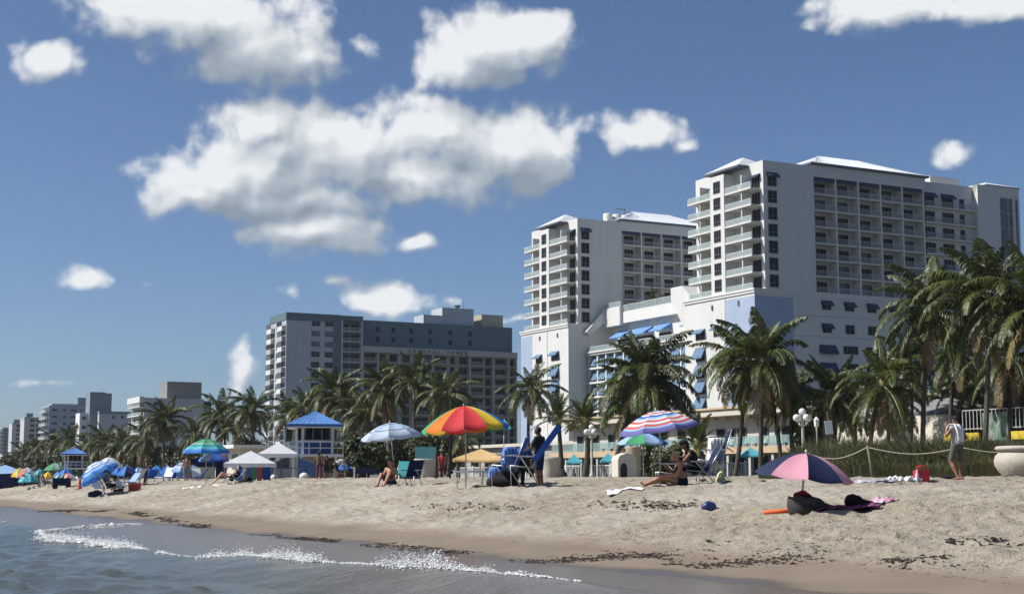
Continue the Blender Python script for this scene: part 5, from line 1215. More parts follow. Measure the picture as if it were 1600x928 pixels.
popup('nearer white pop-up canopy with coloured towels, by the lifeguard ramp', 391, 88, 3.0, 2.6, 1.1, 1.85, cloth('white', C['white']), ((-.9, -.5, cloth('blue', C['blue']), 1.1), (.0, .3, cloth('green', C['green']), 1.1), (.35, .65, cloth('brick', C['brick']), 1.1), (.7, 1.15, cloth('royal', C['royal']), 1.1)))
popup('farther white pop-up canopy against the lifeguard deck', 434, 98, 2.6, 2.2, 1.75, 2.5, cloth('white', C['white']))
T = thing('beach_tent', 'blue topped canopy tent with navy side walls at the left edge', 'tent', spot(8, 119), R(10), None, 1.45)
b = MB(); b.add([(-1.6, -1, .75), (1.1, -1, .85), (1.1, 1, .85), (-1.6, 1, .75), (0, 0, 1.3)], [(0, 1, 4), (1, 2, 4), (2, 3, 4), (3, 0, 4)]); b.build('canopy', cloth('sky', C['sky']), T)
for q in ((-1.6, -1, 1.1, -1, .75, .85), (1.1, -1, 1.1, 1, .85, .85), (-1.6, 1, 1.1, 1, .75, .85)): MB().add([(q[0], q[1], 0), (q[2], q[3], 0), (q[2], q[3], q[5]), (q[0], q[1], q[4])], [(0, 1, 2, 3)]).build('side_wall', cloth('navy', C['navy'], .05), T)
for x in (-1.58, 1.08): MB().bar((x, -1.03, 0), (x, -1.03, .85), .04).build('pole', mpole, T)

# ------------------------------------------------------------------ people: implicit bodies meshed into one continuous skin
def sdf_mesh(caps, h=.016, k=.035):
    P = np.array([c[0] for c in caps] + [c[1] for c in caps], float); rm = max(max(c[2], c[3]) for c in caps) + .05
    lo = P.min(0) - rm; hi = P.max(0) + rm; nx, ny, nz_ = (np.ceil((hi - lo) / h).astype(int) + 1)
    F_ = np.full((nx, ny, nz_), 9.0)
    for p0, p1, r0, r1 in caps:
        p0 = np.array(p0, float); p1 = np.array(p1, float); m = max(r0, r1) + .10
        a = np.maximum(0, np.floor((np.minimum(p0, p1) - m - lo) / h).astype(int)); b_ = np.minimum([nx, ny, nz_], np.ceil((np.maximum(p0, p1) + m - lo) / h).astype(int) + 1)
        X = (lo[0] + np.arange(a[0], b_[0]) * h)[:, None, None]; Y = (lo[1] + np.arange(a[1], b_[1]) * h)[None, :, None]; Z = (lo[2] + np.arange(a[2], b_[2]) * h)[None, None, :]
        d = p1 - p0; L2 = max(1e-9, d @ d); t = np.clip(((X - p0[0]) * d[0] + (Y - p0[1]) * d[1] + (Z - p0[2]) * d[2]) / L2, 0, 1)
        q = np.sqrt((X - p0[0] - t * d[0]) ** 2 + (Y - p0[1] - t * d[1]) ** 2 + (Z - p0[2] - t * d[2]) ** 2) - (r0 + (r1 - r0) * t)
        S = F_[a[0]:b_[0], a[1]:b_[1], a[2]:b_[2]]; kk = min(k, max(r0, r1) * .8); hh = np.clip(.5 + .5 * (S - q) / kk, 0, 1)
        F_[a[0]:b_[0], a[1]:b_[1], a[2]:b_[2]] = S * (1 - hh) + q * hh - kk * hh * (1 - hh)
    # surface nets
    ins = F_ < 0; c8 = [ins[i:nx - 1 + i, j:ny - 1 + j, l:nz_ - 1 + l] for i in (0, 1) for j in (0, 1) for l in (0, 1)]; sm = sum(c.astype(int) for c in c8); act = (sm > 0) & (sm < 8)
    idx = np.full(act.shape, -1); cells = np.argwhere(act); idx[act] = np.arange(len(cells)); acc_ = np.zeros((len(cells), 3)); cnt = np.zeros(len(cells))
    def val(off): return F_[cells[:, 0] + off[0], cells[:, 1] + off[1], cells[:, 2] + off[2]]
    for a in [(i, j, l) for i in (0, 1) for j in (0, 1) for l in (0, 1)]:
        for ax in range(3):
            if a[ax]: continue
            b2 = list(a); b2[ax] = 1; va, vb = val(a), val(b2); cr_ = (va < 0) != (vb < 0); t = np.where(cr_, va / np.where(va - vb == 0, 1, va - vb), 0)
            pt = np.tile(np.array(a, float), (len(cells), 1)); pt[:, ax] = t; acc_[cr_] += pt[cr_]; cnt[cr_] += 1
    V = lo + (cells + acc_ / np.maximum(cnt, 1)[:, None]) * h; faces = []
    for ax in range(3):
        u, v = [(1, 2), (2, 0), (0, 1)][ax]; sl0 = [slice(None)] * 3; sl1 = [slice(None)] * 3; sl0[ax] = slice(0, -1); sl1[ax] = slice(1, None)
        e = np.argwhere(ins[tuple(sl0)] != ins[tuple(sl1)]); e = e[(e[:, u] > 0) & (e[:, v] > 0) & (e[:, u] < act.shape[u]) & (e[:, v] < act.shape[v])]
        o = np.zeros(3, int); du = o.copy(); du[u] = -1; dv = o.copy(); dv[v] = -1
        g_ = lambda w: idx[tuple((e + w).T)]
        q4 = np.stack([g_(o), g_(du), g_(du + dv), g_(dv)], 1); fl = ins[tuple(e.T)]; q4[~fl] = q4[~fl][:, ::-1]; faces.append(q4)
    Fc = np.concatenate(faces); Fc = Fc[(Fc >= 0).all(1)]
    return V, Fc
def sdf_obj(name, caps, material, parent, h=.016, k=.035, loc=(0, 0, 0)):
    V, Fc = sdf_mesh(caps, h, k); me = bpy.data.meshes.new(name); me.from_pydata(V.tolist(), [], Fc.tolist()); me.polygons.foreach_set('use_smooth', [True] * len(Fc)); me.materials.append(material); me.update()
    return put(me, name, parent, loc)
SKIN = dict(tan=mat('skin_tan', (.40, .205, .125), .55, .08, 6), fair=mat('skin_fair', (.55, .33, .23), .55, .08, 6), dark=mat('skin_dark', (.085, .042, .026), .5, .1, 6), brown=mat('skin_brown', (.22, .105, .06), .5, .1, 6))
mhair = mat('dark_hair', (.015, .011, .009), .6, .2, 20); mstraw = mat('straw', (.46, .35, .20), .85, .15, 30); mblackc = mat('black_cloth', (.012, .012, .014), .9, .15, 8); mgreyc = mat('grey_cloth', (.20, .20, .19), .9, .12, 8); mwhitec = mat('white_cloth', (.70, .71, .73), .9, .05, 8, bump=.3, bscale=14)
def lerp(a, b, t): return tuple(a[i] + (b[i] - a[i]) * t for i in range(3))
def off(a, *d): return (a[0] + d[0], a[1] + d[1], a[2] + d[2])
STAND = dict(pelvis=(0, 0, .97), chest=(0, .01, 1.32), neck=(0, 0, 1.49), head=(0, .03, 1.63), shL=(-.18, 0, 1.42), shR=(.18, 0, 1.42), elL=(-.25, -.03, 1.14), elR=(.25, -.03, 1.14), haL=(-.24, .08, .90), haR=(.24, .08, .90),
             hiL=(-.095, 0, .93), hiR=(.095, 0, .93), knL=(-.11, .03, .50), knR=(.11, .03, .50), anL=(-.11, -.02, .08), anR=(.11, -.02, .08), fdL=(0, 1, 0), fdR=(0, 1, 0), face=(0, 1, 0))
SIT = dict(STAND, pelvis=(0, 0, .13), chest=(0, .04, .50), neck=(0, .06, .66), head=(0, .10, .80), shL=(-.18, .05, .60), shR=(.18, .05, .60), elL=(-.25, .16, .36), elR=(.25, .16, .36), haL=(-.14, .42, .38), haR=(.14, .42, .38), hiL=(-.1, .02, .12), hiR=(.1, .02, .12), knL=(-.16, .44, .42), knR=(.16, .44, .42), anL=(-.13, .74, .07), anR=(.13, .74, .07))
CHAIR = dict(STAND, pelvis=(0, 0, .42), chest=(0, -.16, .76), neck=(0, -.20, .92), head=(0, -.18, 1.06), shL=(-.18, -.18, .86), shR=(.18, -.18, .86), elL=(-.26, -.06, .62), elR=(.26, -.06, .62), haL=(-.2, .2, .58), haR=(.2, .2, .58), hiL=(-.1, .02, .40), hiR=(.1, .02, .40), knL=(-.13, .44, .48), knR=(.13, .44, .48), anL=(-.13, .60, .08), anR=(.13, .60, .08))
BEND = dict(STAND, pelvis=(0, -.12, .93), chest=(0, .20, 1.12), neck=(0, .36, 1.17), head=(0, .47, 1.14), shL=(-.18, .30, 1.14), shR=(.18, .30, 1.14), elL=(-.2, .36, .86), elR=(.2, .36, .86), haL=(-.14, .48, .66), haR=(.14, .48, .66), hiL=(-.1, -.1, .9), hiR=(.1, -.1, .9), face=(0, .8, -.6))
def person(label, px, dist, rz, J, skin='tan', hair=True, clothes=(), near=False, hat=None, height=1.0, zoff=0.0, hairlong=0.0, group=None):
    """clothes: list of (name, material, kinds) with kinds among torso sleeve longsleeve shorts trousers briefs bra"""
    g0 = spot(px, dist) + Vector((0, 0, zoff)); T = thing('person', label, 'person', g0, rz, group or 'people on the beach', height); J = dict(J); hd = Vector(J['head']); fc = Vector(J['face']).normalized(); nk = Vector(J['neck'])
    up = (hd - nk).normalized(); rt = fc.cross(up).normalized(); fc = up.cross(rt)
    caps = [(J['pelvis'], lerp(J['pelvis'], J['chest'], .5), .135, .125), (lerp(J['pelvis'], J['chest'], .5), J['chest'], .125, .145), (J['chest'], J['neck'], .13, .055), (J['neck'], tuple(hd - up * .06), .055, .055), (J['shL'], J['shR'], .066, .066), (lerp(J['shL'], J['chest'], .5), J['pelvis'], .09, .10), (lerp(J['shR'], J['chest'], .5), J['pelvis'], .09, .10)]
    caps += [(tuple(hd + up * .025 - fc * .012), tuple(hd + up * .03 + fc * .012), .090, .088), (tuple(hd - up * .055 + fc * .03), tuple(hd - up * .04 + fc * .05), .058, .045), (tuple(hd + fc * .095 + up * .01), tuple(hd + fc * .108 - up * .018), .012, .016)]
    for s_ in (-1, 1): caps.append((tuple(hd + rt * .09 * s_ + up * .02), tuple(hd + rt * .095 * s_ - up * .02), .016, .014))
    for s_ in 'LR':
        sg = -1 if s_ == 'L' else 1; S, E, H, I, K, A = (J[q + s_] for q in ('sh', 'el', 'ha', 'hi', 'kn', 'an'))
        caps += [(S, E, .056, .042), (E, lerp(E, H, .92), .043, .027), (I, K, .088, .058), (lerp(K, A, .0), lerp(K, A, .35), .056, .058), (lerp(K, A, .35), A, .058, .037)]
        fd = Vector(J['fd' + s_]).normalized(); A_ = Vector(A); caps.append((tuple(A_ + Vector((0, 0, -.035)) - fd * .04), tuple(A_ + fd * .15 + Vector((0, 0, -.05))), .040, .027))
        Hd = Vector(H); fa = (Hd - Vector(E)).normalized(); sd3 = fa.cross(Vector((0, 0, 1)))
        if sd3.length < .2: sd3 = Vector((0, 1, 0))
        sd3.normalize(); caps.append((tuple(Hd - fa * .02), tuple(Hd + fa * .055), .028, .033))
        if near:
            cl = fa.cross(sd3) * -1
            for q, (o_, l) in enumerate([(-.030, .062), (-.010, .074), (.011, .070), (.030, .055)]):
                b0 = Hd + fa * .065 + sd3 * o_; m_ = b0 + fa * l * .55; caps.append((tuple(b0), tuple(m_), .0115, .0105)); caps.append((tuple(m_), tuple(m_ + (fa * .7 + cl * .6).normalized() * l * .5), .0105, .009))
            caps.append((tuple(Hd + fa * .01 - sd3 * .028), tuple(Hd + fa * .05 - sd3 * .062), .014, .011))
    sdf_obj('body', caps, SKIN[skin], T, .0125 if near else .018)
    if near:
        for s_ in (-1, 1): MB().ball(tuple(hd + fc * .088 + rt * .032 * s_ + up * .022), (.012, .012, .009), 8, 6).build('eye', mblackc, T, True)
    if hair:
        hc = [(tuple(hd + up * .045 - fc * .022), tuple(hd + up * .04 - fc * .03), .094, .092)]
        if hairlong: hc += [(tuple(hd + up * .0 - fc * .06), tuple(nk - fc * .07 - Vector((0, 0, hairlong))), .075, .05)]
        sdf_obj('hair', hc, mhair, T, .016)
    if hat == 'straw': b = MB(); b.lathe([(0, .1), (.095, .095), (.105, .06), (.11, .0), (.22, -.03), (.25, -.05), (.25, -.055), (.21, -.04), (.1, -.012)], 24); o = b.build('straw_hat', mstraw, T, True, tuple(hd + up * .07)); o.rotation_euler = (R(8), 0, 0)
    if hat == 'cap': b = MB(); b.ball((0, 0, 0), (.105, .112, .085), 16, 8); q = Vector((fc.x, fc.y, 0)).normalized(); b.prism([(-.08, .0), (.08, .0), (.07, .12), (.0, .15), (-.07, .12)], lambda u, v, d: (u * q.y + q.x * (v + .07), -u * q.x + q.y * (v + .07), .0 + d), -.006, .006); b.build('cap', mblackc, T, True, tuple(hd + up * .06))
    for (nm, m_, kinds) in clothes:
        cc = []
        if 'torso' in kinds: cc += [(off(J['pelvis'], 0, 0, .02), lerp(J['pelvis'], J['chest'], .5), .152, .146), (lerp(J['pelvis'], J['chest'], .5), J['chest'], .146, .162), (J['chest'], lerp(J['chest'], J['neck'], .7), .15, .09), (J['shL'], J['shR'], .080, .080), (lerp(J['shL'], J['chest'], .5), J['pelvis'], .107, .118), (lerp(J['shR'], J['chest'], .5), J['pelvis'], .107, .118)]
        if 'vest' in kinds: cc += [(lerp(J['pelvis'], J['chest'], .1), J['chest'], .150, .160)]
        if 'sleeve' in kinds: cc += [(J['sh' + s_], lerp(J['sh' + s_], J['el' + s_], .72), .070, .072) for s_ in 'LR']
        if 'longsleeve' in kinds: cc += [q for s_ in 'LR' for q in ((J['sh' + s_], J['el' + s_], .068, .056), (J['el' + s_], lerp(J['el' + s_], J['ha' + s_], .85), .056, .042))]
        if 'shorts' in kinds or 'trousers' in kinds or 'briefs' in kinds:
            cc += [(off(J['pelvis'], 0, 0, .03), J['pelvis'], .150, .152)]
            for s_ in 'LR':
                I, K, A = J['hi' + s_], J['kn' + s_], J['an' + s_]
                if 'briefs' in kinds: cc += [(I, lerp(I, K, .12), .105, .10)]
                else: cc += [(I, lerp(I, K, .85 if 'shorts' in kinds else 1.0), .102, .080 if 'shorts' in kinds else .072)]
                if 'trousers' in kinds: cc += [(K, lerp(K, A, .92), .074, .056)]
        if 'bra' in kinds: cc += [(off(J['chest'], -.07, .07, -.02), off(J['chest'], .07, .07, -.02), .085, .085), (off(J['chest'], -.1, -.05, -.02), off(J['chest'], .1, -.05, -.02), .085, .085)]
        sdf_obj(nm, cc, m_, T, .0165, .018)
    return T
left = math.pi / 2      # facing -x in the picture
# the standing man at the right: back half turned, towel over the shoulder, hand at his face
man = person('man standing by the dune with a white towel over his shoulder', 1497, 41, R(35), dict(STAND, elL=(-.30, .10, 1.22), haL=(-.12, .24, 1.50), elR=(.30, -.08, 1.17), haR=(.20, .10, .98), knL=(-.15, .10, .52), anL=(-.16, -.12, .08), knR=(.14, .0, .5), anR=(.17, .02, .08), hiL=(-.11, 0, .93), hiR=(.11, 0, .93)), 'brown', True, (('tank_top', mat('pale_grey_cloth', (.34, .35, .36), .9, .1, 6), ('torso',)), ('shorts', mat('grey_shorts', (.10, .10, .088), .9, .1, 6), ('shorts',))), True, 'cap', 1.0)
tw = MB(); nW, nH = 7, 12
for i in range(nH + 1):
    t = i / nH; a = (t - .38) * 1.0
    for j in range(nW + 1):
        u = (j / nW - .5); y = -.19 * math.sin(min(1.6, max(-1.6, a * 3.2))) if abs(a) < .5 else -.19 * (1 if a > 0 else -1)
        z = 1.52 - max(0, abs(a) - .12) * (.95 if a > 0 else .9); tw.v.append((-.06 + u * (.30 + .05 * math.sin(i)) + .015 * math.sin(j * 2 + i), y - (.03 if a > 0 else -.03) * math.sin(j * 1.7), z))
for i in range(nH):
    for j in range(nW): a = i * (nW + 1) + j; tw.f.append((a, a + 1, a + nW + 2, a + nW + 1)); tw.m.append(0)
o = tw.build('shoulder_towel', mwhitec, None, True, man.location, (0, 0, R(35))); tag(o, 'white towel hanging from the standing man\'s shoulder', 'towel'); sm_ = o.modifiers.new('thick', 'SOLIDIFY'); sm_.thickness = .02
# the dark figure by the folding chair with the blue foam board
person('standing man in black tee and navy shorts beside the folding chair', 843, 45.5, R(60), dict(STAND, elL=(-.25, .12, 1.18), haL=(-.16, .34, 1.10), elR=(.27, .02, 1.15), haR=(.22, .24, 1.05), anL=(-.13, -.06, .08), head=(0, .05, 1.63)), 'dark', True, (('tee_shirt', mblackc, ('torso', 'sleeve')), ('shorts', mat('navy_shorts', (.012, .02, .06), .9, .1, 6), ('shorts',))), True, None, 1.06)
T = thing('foam_board', 'long blue foam mat carried aslant by the man in black', 'foam mat', spot(843, 45.3), 0)
b = MB(); b.prism([(-.22, -.10), (.22, -.10), (.22, .10), (-.22, .10)], lambda u, v, d: (u * .42, v + u * .2, d), 0, 1.28); b.build('mat', cloth('royal', C['royal'], .0), T, False, (-.14, -.34, .86), (0, R(36), 0))
# the seated pair under the striped umbrella
person('seated woman in a straw hat with legs stretched out to the left', 1066, 41, left, dict(SIT, chest=(0, .02, .49), neck=(0, .06, .64), head=(0, .12, .77), face=(0, .9, -.35), elL=(-.24, .14, .32), haL=(-.12, .46, .30), elR=(.22, .20, .36), haR=(.10, .40, .52), knL=(-.12, .52, .26), anL=(-.10, .98, .07), knR=(.10, .50, .20), anR=(.12, .95, .06), fdL=(0, .7, .7), fdR=(.2, .7, .7)), 'tan', True, (('bikini', mblackc, ('bra', 'briefs')),), True, 'straw', 1.06, 0, .18)
person('person in a dark cap leaning forward in a chair behind the hat wearer', 1086, 42.5, left + .15, dict(CHAIR, chest=(0, .10, .74), neck=(0, .20, .90), head=(0, .28, 1.04), shL=(-.18, .14, .84), shR=(.18, .14, .84), elL=(-.22, .34, .62), elR=(.22, .34, .62), haL=(-.1, .52, .66), haR=(.1, .5, .66), face=(0, .85, -.5)), 'brown', True, (('swimwear', mblackc, ('torso', 'shorts')),), True, 'cap', 1.1, .0, .2)
person('shirtless man sitting on the sand under the pale blue umbrella', 612, 56, R(155), dict(SIT, elL=(-.27, .10, .33), haL=(-.22, .36, .25), head=(0, .10, .80)), 'tan', True, (('swim_shorts', mat('dark_shorts', (.05, .05, .06), .9, .1, 6), ('shorts',)),), True, None, 1.08)
person('bather reclining low in a chair with knees up, left beach', 362, 78, left + .1, dict(CHAIR, pelvis=(0, 0, .30), chest=(0, -.26, .55), neck=(0, -.34, .70), head=(0, -.36, .83), shL=(-.18, -.30, .64), shR=(.18, -.30, .64), elL=(-.27, -.05, .50), elR=(.27, -.05, .50), haL=(-.18, .22, .56), haR=(.18, .22, .56), hiL=(-.1, .03, .28), hiR=(.1, .03, .28), knL=(-.14, .48, .58), knR=(.14, .46, .50), anL=(-.14, .90, .08), anR=(.14, 1.0, .08)), 'fair', True, (('swimsuit', mblackc, ('torso', 'briefs')),), False, None, 1.0)
person('standing bather with dark hair and olive top near the lifeguard tower', 498, 90, R(-20), STAND, 'brown', True, (('olive_top', mat('olive_cloth', (.10, .09, .05), .9, .1, 6), ('torso', 'sleeve')), ('red_trousers', mat('maroon_cloth', (.16, .04, .05), .9, .1, 6), ('trousers',))), hairlong=.1)
person('person bending over in a pale patterned shirt near the lifeguard tower', 527, 90, R(-75), BEND, 'brown', True, (('patterned_shirt', mat('patterned_cloth', (.55, .54, .50), .9, .1, 9, c2=(.12, .14, .14)), ('torso', 'sleeve')), ('dark_shorts', mblackc, ('shorts',))))
person('dark clothed person half hidden behind the olive-topped bather', 510, 93, R(30), dict(STAND), 'brown', True, (('maroon_top', mat('dark_maroon', (.07, .02, .02), .9, .1, 6), ('torso',)), ('dark_shorts', mblackc, ('shorts',))), height=.86)
person('dark dressed sunbather sitting in a chair by the tilted umbrella', 171, 83, R(-70), dict(CHAIR, haL=(-.2, .34, .7), haR=(.2, .36, .72)), 'fair', True, (('grey_shirt', mgreyc, ('torso', 'sleeve')), ('black_trousers', mblackc, ('shorts',))), hat='cap', height=1.12)
person('kneeling bather in a white tee left of the orange cooler', 190, 82.5, left, dict(SIT, pelvis=(0, 0, .22), chest=(0, .14, .52), neck=(0, .24, .64), head=(0, .34, .70), shL=(-.18, .2, .58), shR=(.18, .2, .58), haL=(-.1, .5, .2), haR=(.1, .5, .2), knL=(-.15, .36, .12), knR=(.15, .36, .12), anL=(-.15, -.04, .06), anR=(.15, -.04, .06)), 'fair', True, (('white_tee', mwhitec, ('torso', 'sleeve')), ('dark_shorts', mblackc, ('shorts',))))
person('bather in black standing left of the two rental umbrellas', 227, 92, R(-60), STAND, 'tan', True, (('black_robe', mblackc, ('torso', 'trousers')),), height=.98)
person('bare bather standing beneath the pale ringed umbrella', 291, 95, R(20), dict(STAND), 'tan', True, (('grey_shorts', mgreyc, ('shorts',)),), height=.95)
person('second bare bather sitting below the pale ringed umbrella', 299, 97, R(-40), CHAIR, 'tan', True, (('grey_shorts', mgreyc, ('shorts',)),), height=.95)
person('child in red standing by the tall dark posts', 690, 86, R(20), dict(STAND), 'tan', True, (('red_shirt', mat('red_cloth', (.42, .05, .06), .9, .1, 6), ('torso', 'sleeve')), ('maroon_shorts', mat('maroon_cloth', (.16, .04, .05), .9, .1, 6), ('shorts',))), height=.88)
person('sunbather sitting under the aqua and lime umbrella', 50, 109, R(-50), CHAIR, 'fair', True, (('black_top', mblackc, ('torso', 'shorts')),)); person('sunbather with pale towel sitting right of the aqua and lime umbrella', 70, 105, R(-80), CHAIR, 'fair', True, (('grey_top', mgreyc, ('torso', 'shorts')),))
person('dark figure leaning inside the blue towelled chairs', 812, 47.5, R(-30), dict(BEND), 'fair', True, (('blue_wrap', cloth('royal', C['royal'], 0), ('torso', 'sleeve')), ('dark_trousers', mblackc, ('trousers',))), height=1.02)
# ------------------------------------------------------------------ beach chairs and loungers
mtube = mat('aluminium_tube', (.55, .56, .56), .35, .05, 5, metal=.6)
def beach_chair(label, px, dist, rz, m, scale=1.0, zoff=0, high=False, group='beach chairs', recl=35, name='beach_chair'):
    T = thing(name, label, 'chair', spot(px, dist) + Vector((0, 0, zoff)), rz, group, scale); zs = .28 if not high else .5; bk = R(recl); bt = (-.18 - .72 * math.sin(bk), zs + .06 + .72 * math.cos(bk))
    MB().add([(-.27, .30, zs + .05), (.27, .30, zs + .05), (.27, -.20, zs), (-.27, -.20, zs), (-.27, .30, zs + .03), (.27, .30, zs + .03), (.27, -.20, zs - .02), (-.27, -.20, zs - .02)], [(0, 3, 2, 1), (4, 5, 6, 7), (0, 1, 5, 4), (1, 2, 6, 5), (2, 3, 7, 6), (3, 0, 4, 7)]).build('seat', m, T)
    MB().add([(-.27, -.20, zs), (.27, -.20, zs), (.27, bt[0], bt[1]), (-.27, bt[0], bt[1]), (-.27, -.225, zs), (.27, -.225, zs), (.27, bt[0] - .025, bt[1]), (-.27, bt[0] - .025, bt[1])], [(0, 1, 2, 3), (7, 6, 5, 4), (0, 4, 5, 1), (1, 5, 6, 2), (2, 6, 7, 3), (3, 7, 4, 0)]).build('backrest', m, T)
    for x in (-.29, .29):
        MB().tube([(x, .32, 0), (x, .34, zs + .06), (x, -.22, zs)], .013, 6).build('leg', mtube, T, True); MB().tube([(x, -.42, 0), (x, .10, zs + .28)], .013, 6).build('leg', mtube, T, True)
        MB().tube([(x, -.20, zs - .02), (x, bt[0] - .03, bt[1] + .03)], .013, 6).build('back_tube', mtube, T, True); MB().box(x - .03, -.28, zs + .27, x + .03, .2, zs + .30).build('armrest', mtube, T)
    return T
navyc = cloth('navy', C['navy']); royalc = cloth('royal', C['royal'])
beach_chair('navy backpack beach chair right of the shirtless man', 641, 55.5, R(160), navyc, 1.05)
beach_chair('green and grey beach chair right behind the shirtless man', 627, 57, R(165), cloth('teal', C['teal']), 1.0)
beach_chair('dark beach chair under the person in the dark cap', 1088, 42.5, left + .15, navyc, 1.1, .05)
beach_chair('dark chair of the reclining bather, left beach', 365, 78, left + .1, mblackc, .9, 0, False, recl=50)
beach_chair('dark chair of the sunbather by the tilted umbrella', 171, 83, R(-70), mblackc, 1.15, 0)
beach_chair('blue chair just left of the sunbather by the tilted umbrella', 160, 84, R(-40), cloth('sky', C['sky']), 1.2)
beach_chair('chair of the sunbather under the aqua and lime umbrella', 50, 109, R(-50), mblackc, 1.1); beach_chair('chair of the sunbather with pale towel near the left edge', 70, 105, R(-80), mgreyc, 1.1); beach_chair('chair of the second bare bather below the ringed umbrella', 299, 97, R(-40), mwhitec, 1.05)
beach_chair('silver framed folding chair with slatted back, right of the rainbow umbrella', 819, 46.3, left, mgreyc, 1.25, 0, True, recl=22, name='folding_chair')
beach_chair('chair hung with blue towels between the rainbow umbrella and folding chair', 793, 47.2, left - .2, royalc, 1.3, 0, True, recl=25, name='folding_chair')
def drape(label, px, dist, w, d, z, drop, m, rz=0, name='towel'):
    """towel thrown over something at height z, hanging down in folds"""
    g0 = spot(px, dist); b = MB(); nx_, ny_ = 14, 14
    for i in range(nx_ + 1):
        for j in range(ny_ + 1):
            u = (i / nx_ - .5) * 2; v = (j / ny_ - .5) * 2; e = max(0, abs(u) - .55) / .45; f = max(0, abs(v) - .5) / .5
            b.v.append((u * w / 2 * (1 - .25 * e) + .02 * math.sin(j * 1.9), v * d / 2 * (1 - .35 * f) + .02 * math.sin(i * 2.3), z - drop * max(e, f) ** 1.2 * (1 + .25 * math.sin(i * 1.3 + j * .9)) + .012 * math.sin(i * 2 + j * 3)))
    for i in range(nx_):
        for j in range(ny_): a = i * (ny_ + 1) + j; b.f.append((a, a + ny_ + 1, a + ny_ + 2, a + 1)); b.m.append(0)
    o = b.build(name, m, None, True, g0, (0, 0, rz)); s_ = o.modifiers.new('thick', 'SOLIDIFY'); s_.thickness = .015; return tag(o, label, 'towel')
mtow = mat('blue_pattern_towel', (.03, .08, .33), .9, .1, 9, c2=(.16, .28, .60), bump=.4, bscale=22)
drape('blue patterned towel over the back of the middle chair', 796, 47.0, .62, .5, 1.28, .62, mtow, .3); drape('long blue towel hanging from the cot to the sand', 779, 47.6, .9, .7, .66, .5, mtow, .1)
T = thing('beach_cot', 'low cot with a white edge behind the rainbow umbrella pole', 'cot', spot(755, 48.5), .05); MB().box(-.95, -.32, .50, .75, .32, .56).build('bed', mwhitec, T)
for x in (-.85, -.05, .65):
    for y in (-.28, .28): MB().bar((x, y, 0), (x + .05, y, .5), .03).build('leg', mtube, T)
# rental loungers at the left
r_ = random.Random(9); padb = lounge_mesh(cloth('sky', C['sky'], 0), 50); padw = lounge_mesh(mwpaint, 58); padk = lounge_mesh(cloth('royal', C['royal'], 0), 50)
for i, (px, ds) in enumerate([(206, 88), (215, 90), (236, 98), (250, 99), (262, 98), (274, 97), (283, 96), (307, 95), (314, 94)]):
    t_ = thing('sun_lounger', '%s rental lounger from the left below the blue rental umbrellas' % ORD[i], 'lounger', spot(px, ds), R(150 + r_.uniform(-110, 110)), 'rental loungers below the blue umbrellas', r_.uniform(.85, 1.05)); put([padb, padw, padk][i % 3], 'sling', t_)
    for dx in (-.28, .28):
        for dy in (.05, 1.08): put(leg_l, 'leg', t_, (dx, dy, 0))
T = thing('rental_kiosk', 'low navy and cream rental kiosk right of the pale ringed umbrella', 'kiosk', spot(316, 108), R(12)); MB().box(-.9, -.5, 0, .9, .5, .95).build('base', mcream, T); MB().box(-1.3, -.7, .95, 1.0, .7, 1.55).build('top_cover', navyc, T); MB().box(.95, -.6, 0, 1.7, .5, 1.4).build('side_cover', navyc, T)
# wagons, coolers, cone
T = thing('beach_wagon', 'navy folding wagon below the white and orange umbrella', 'wagon', spot(97, 99), R(10)); MB().box(-.55, -.3, .22, .55, .3, .72).build('basket', navyc, T)
for x in (-.42, .42):
    for y in (-.33, .33): MB().tube([(x, y - .03, .14), (x, y + .03, .14)], .14, 14).build('wheel', mblackc, T)
MB().tube([(-.55, 0, .3), (-.95, 0, .9)], .02, 6).build('handle', mtube, T)
for q, (x, y) in enumerate([(-.3, 0), (0, .05), (.3, -.02)]): sdf_obj('white_bag', [((x, y, .72), (x + .05, y, .84), .14, .09)], [mwhitec, cloth('mint', C['mint']), mwhitec][q], T, .03)
T = thing('traffic_cone', 'faded red cone standing left of the tilted striped umbrella', 'cone', spot(125, 93)); MB().lathe([(.17, .04), (.16, .06), (.035, .78), (.03, .8), (.0, .8)], 18).build('cone', mat('cone_red', (.45, .10, .07), .7, .1, 4), T, True); MB().box(-.22, -.22, 0, .22, .22, .04).build('base', mat('cone_red', (.45, .10, .07)), T)
T = thing('cooler', 'orange red cooler with white lid right of the kneeling bather', 'cooler', spot(211, 83), R(12)); MB().box(-.33, -.2, .0, .33, .2, .34).build('tub', mat('cooler_red', (.52, .075, .04), .5, .06, 3), T); MB().box(-.35, -.22, .34, .35, .22, .42).build('lid', mat('cooler_lid', (.66, .22, .14), .5, .05, 3), T)
for x in (-.36, .36): MB().tube([(x, -.1, .26), (x * 1.05, -.1, .3), (x * 1.05, .1, .3), (x, .1, .26)], .014, 6).build('handle', mwpaint, T)
def lump(name, label, cat, px, dist, caps, m, h=.02, k=.06, rz=0):
    T_ = sdf_obj(name, caps, m, None, h, k, spot(px, dist)); T_.rotation_euler = (0, 0, rz); return tag(T_, label, cat)
mbag = mat('charcoal_bag', (.055, .055, .056), .85, .15, 12, c2=(.03, .03, .032), bump=.4, bscale=30)
lump('beach_bag', 'dark blue and white beach bag left of the sunbather by the tilted umbrella', 'bag', 150, 82, [((-.25, 0, .14), (.2, 0, .16), .17, .19), ((.0, 0, .26), (.1, 0, .3), .12, .1)], navyc)
lump('beach_bag', 'black bag lying right of the reclining bather', 'bag', 384, 77, [((-.3, 0, .08), (.05, 0, .16), .10, .18), ((.1, 0, .3), (.25, .1, .1), .1, .14)], mblackc)
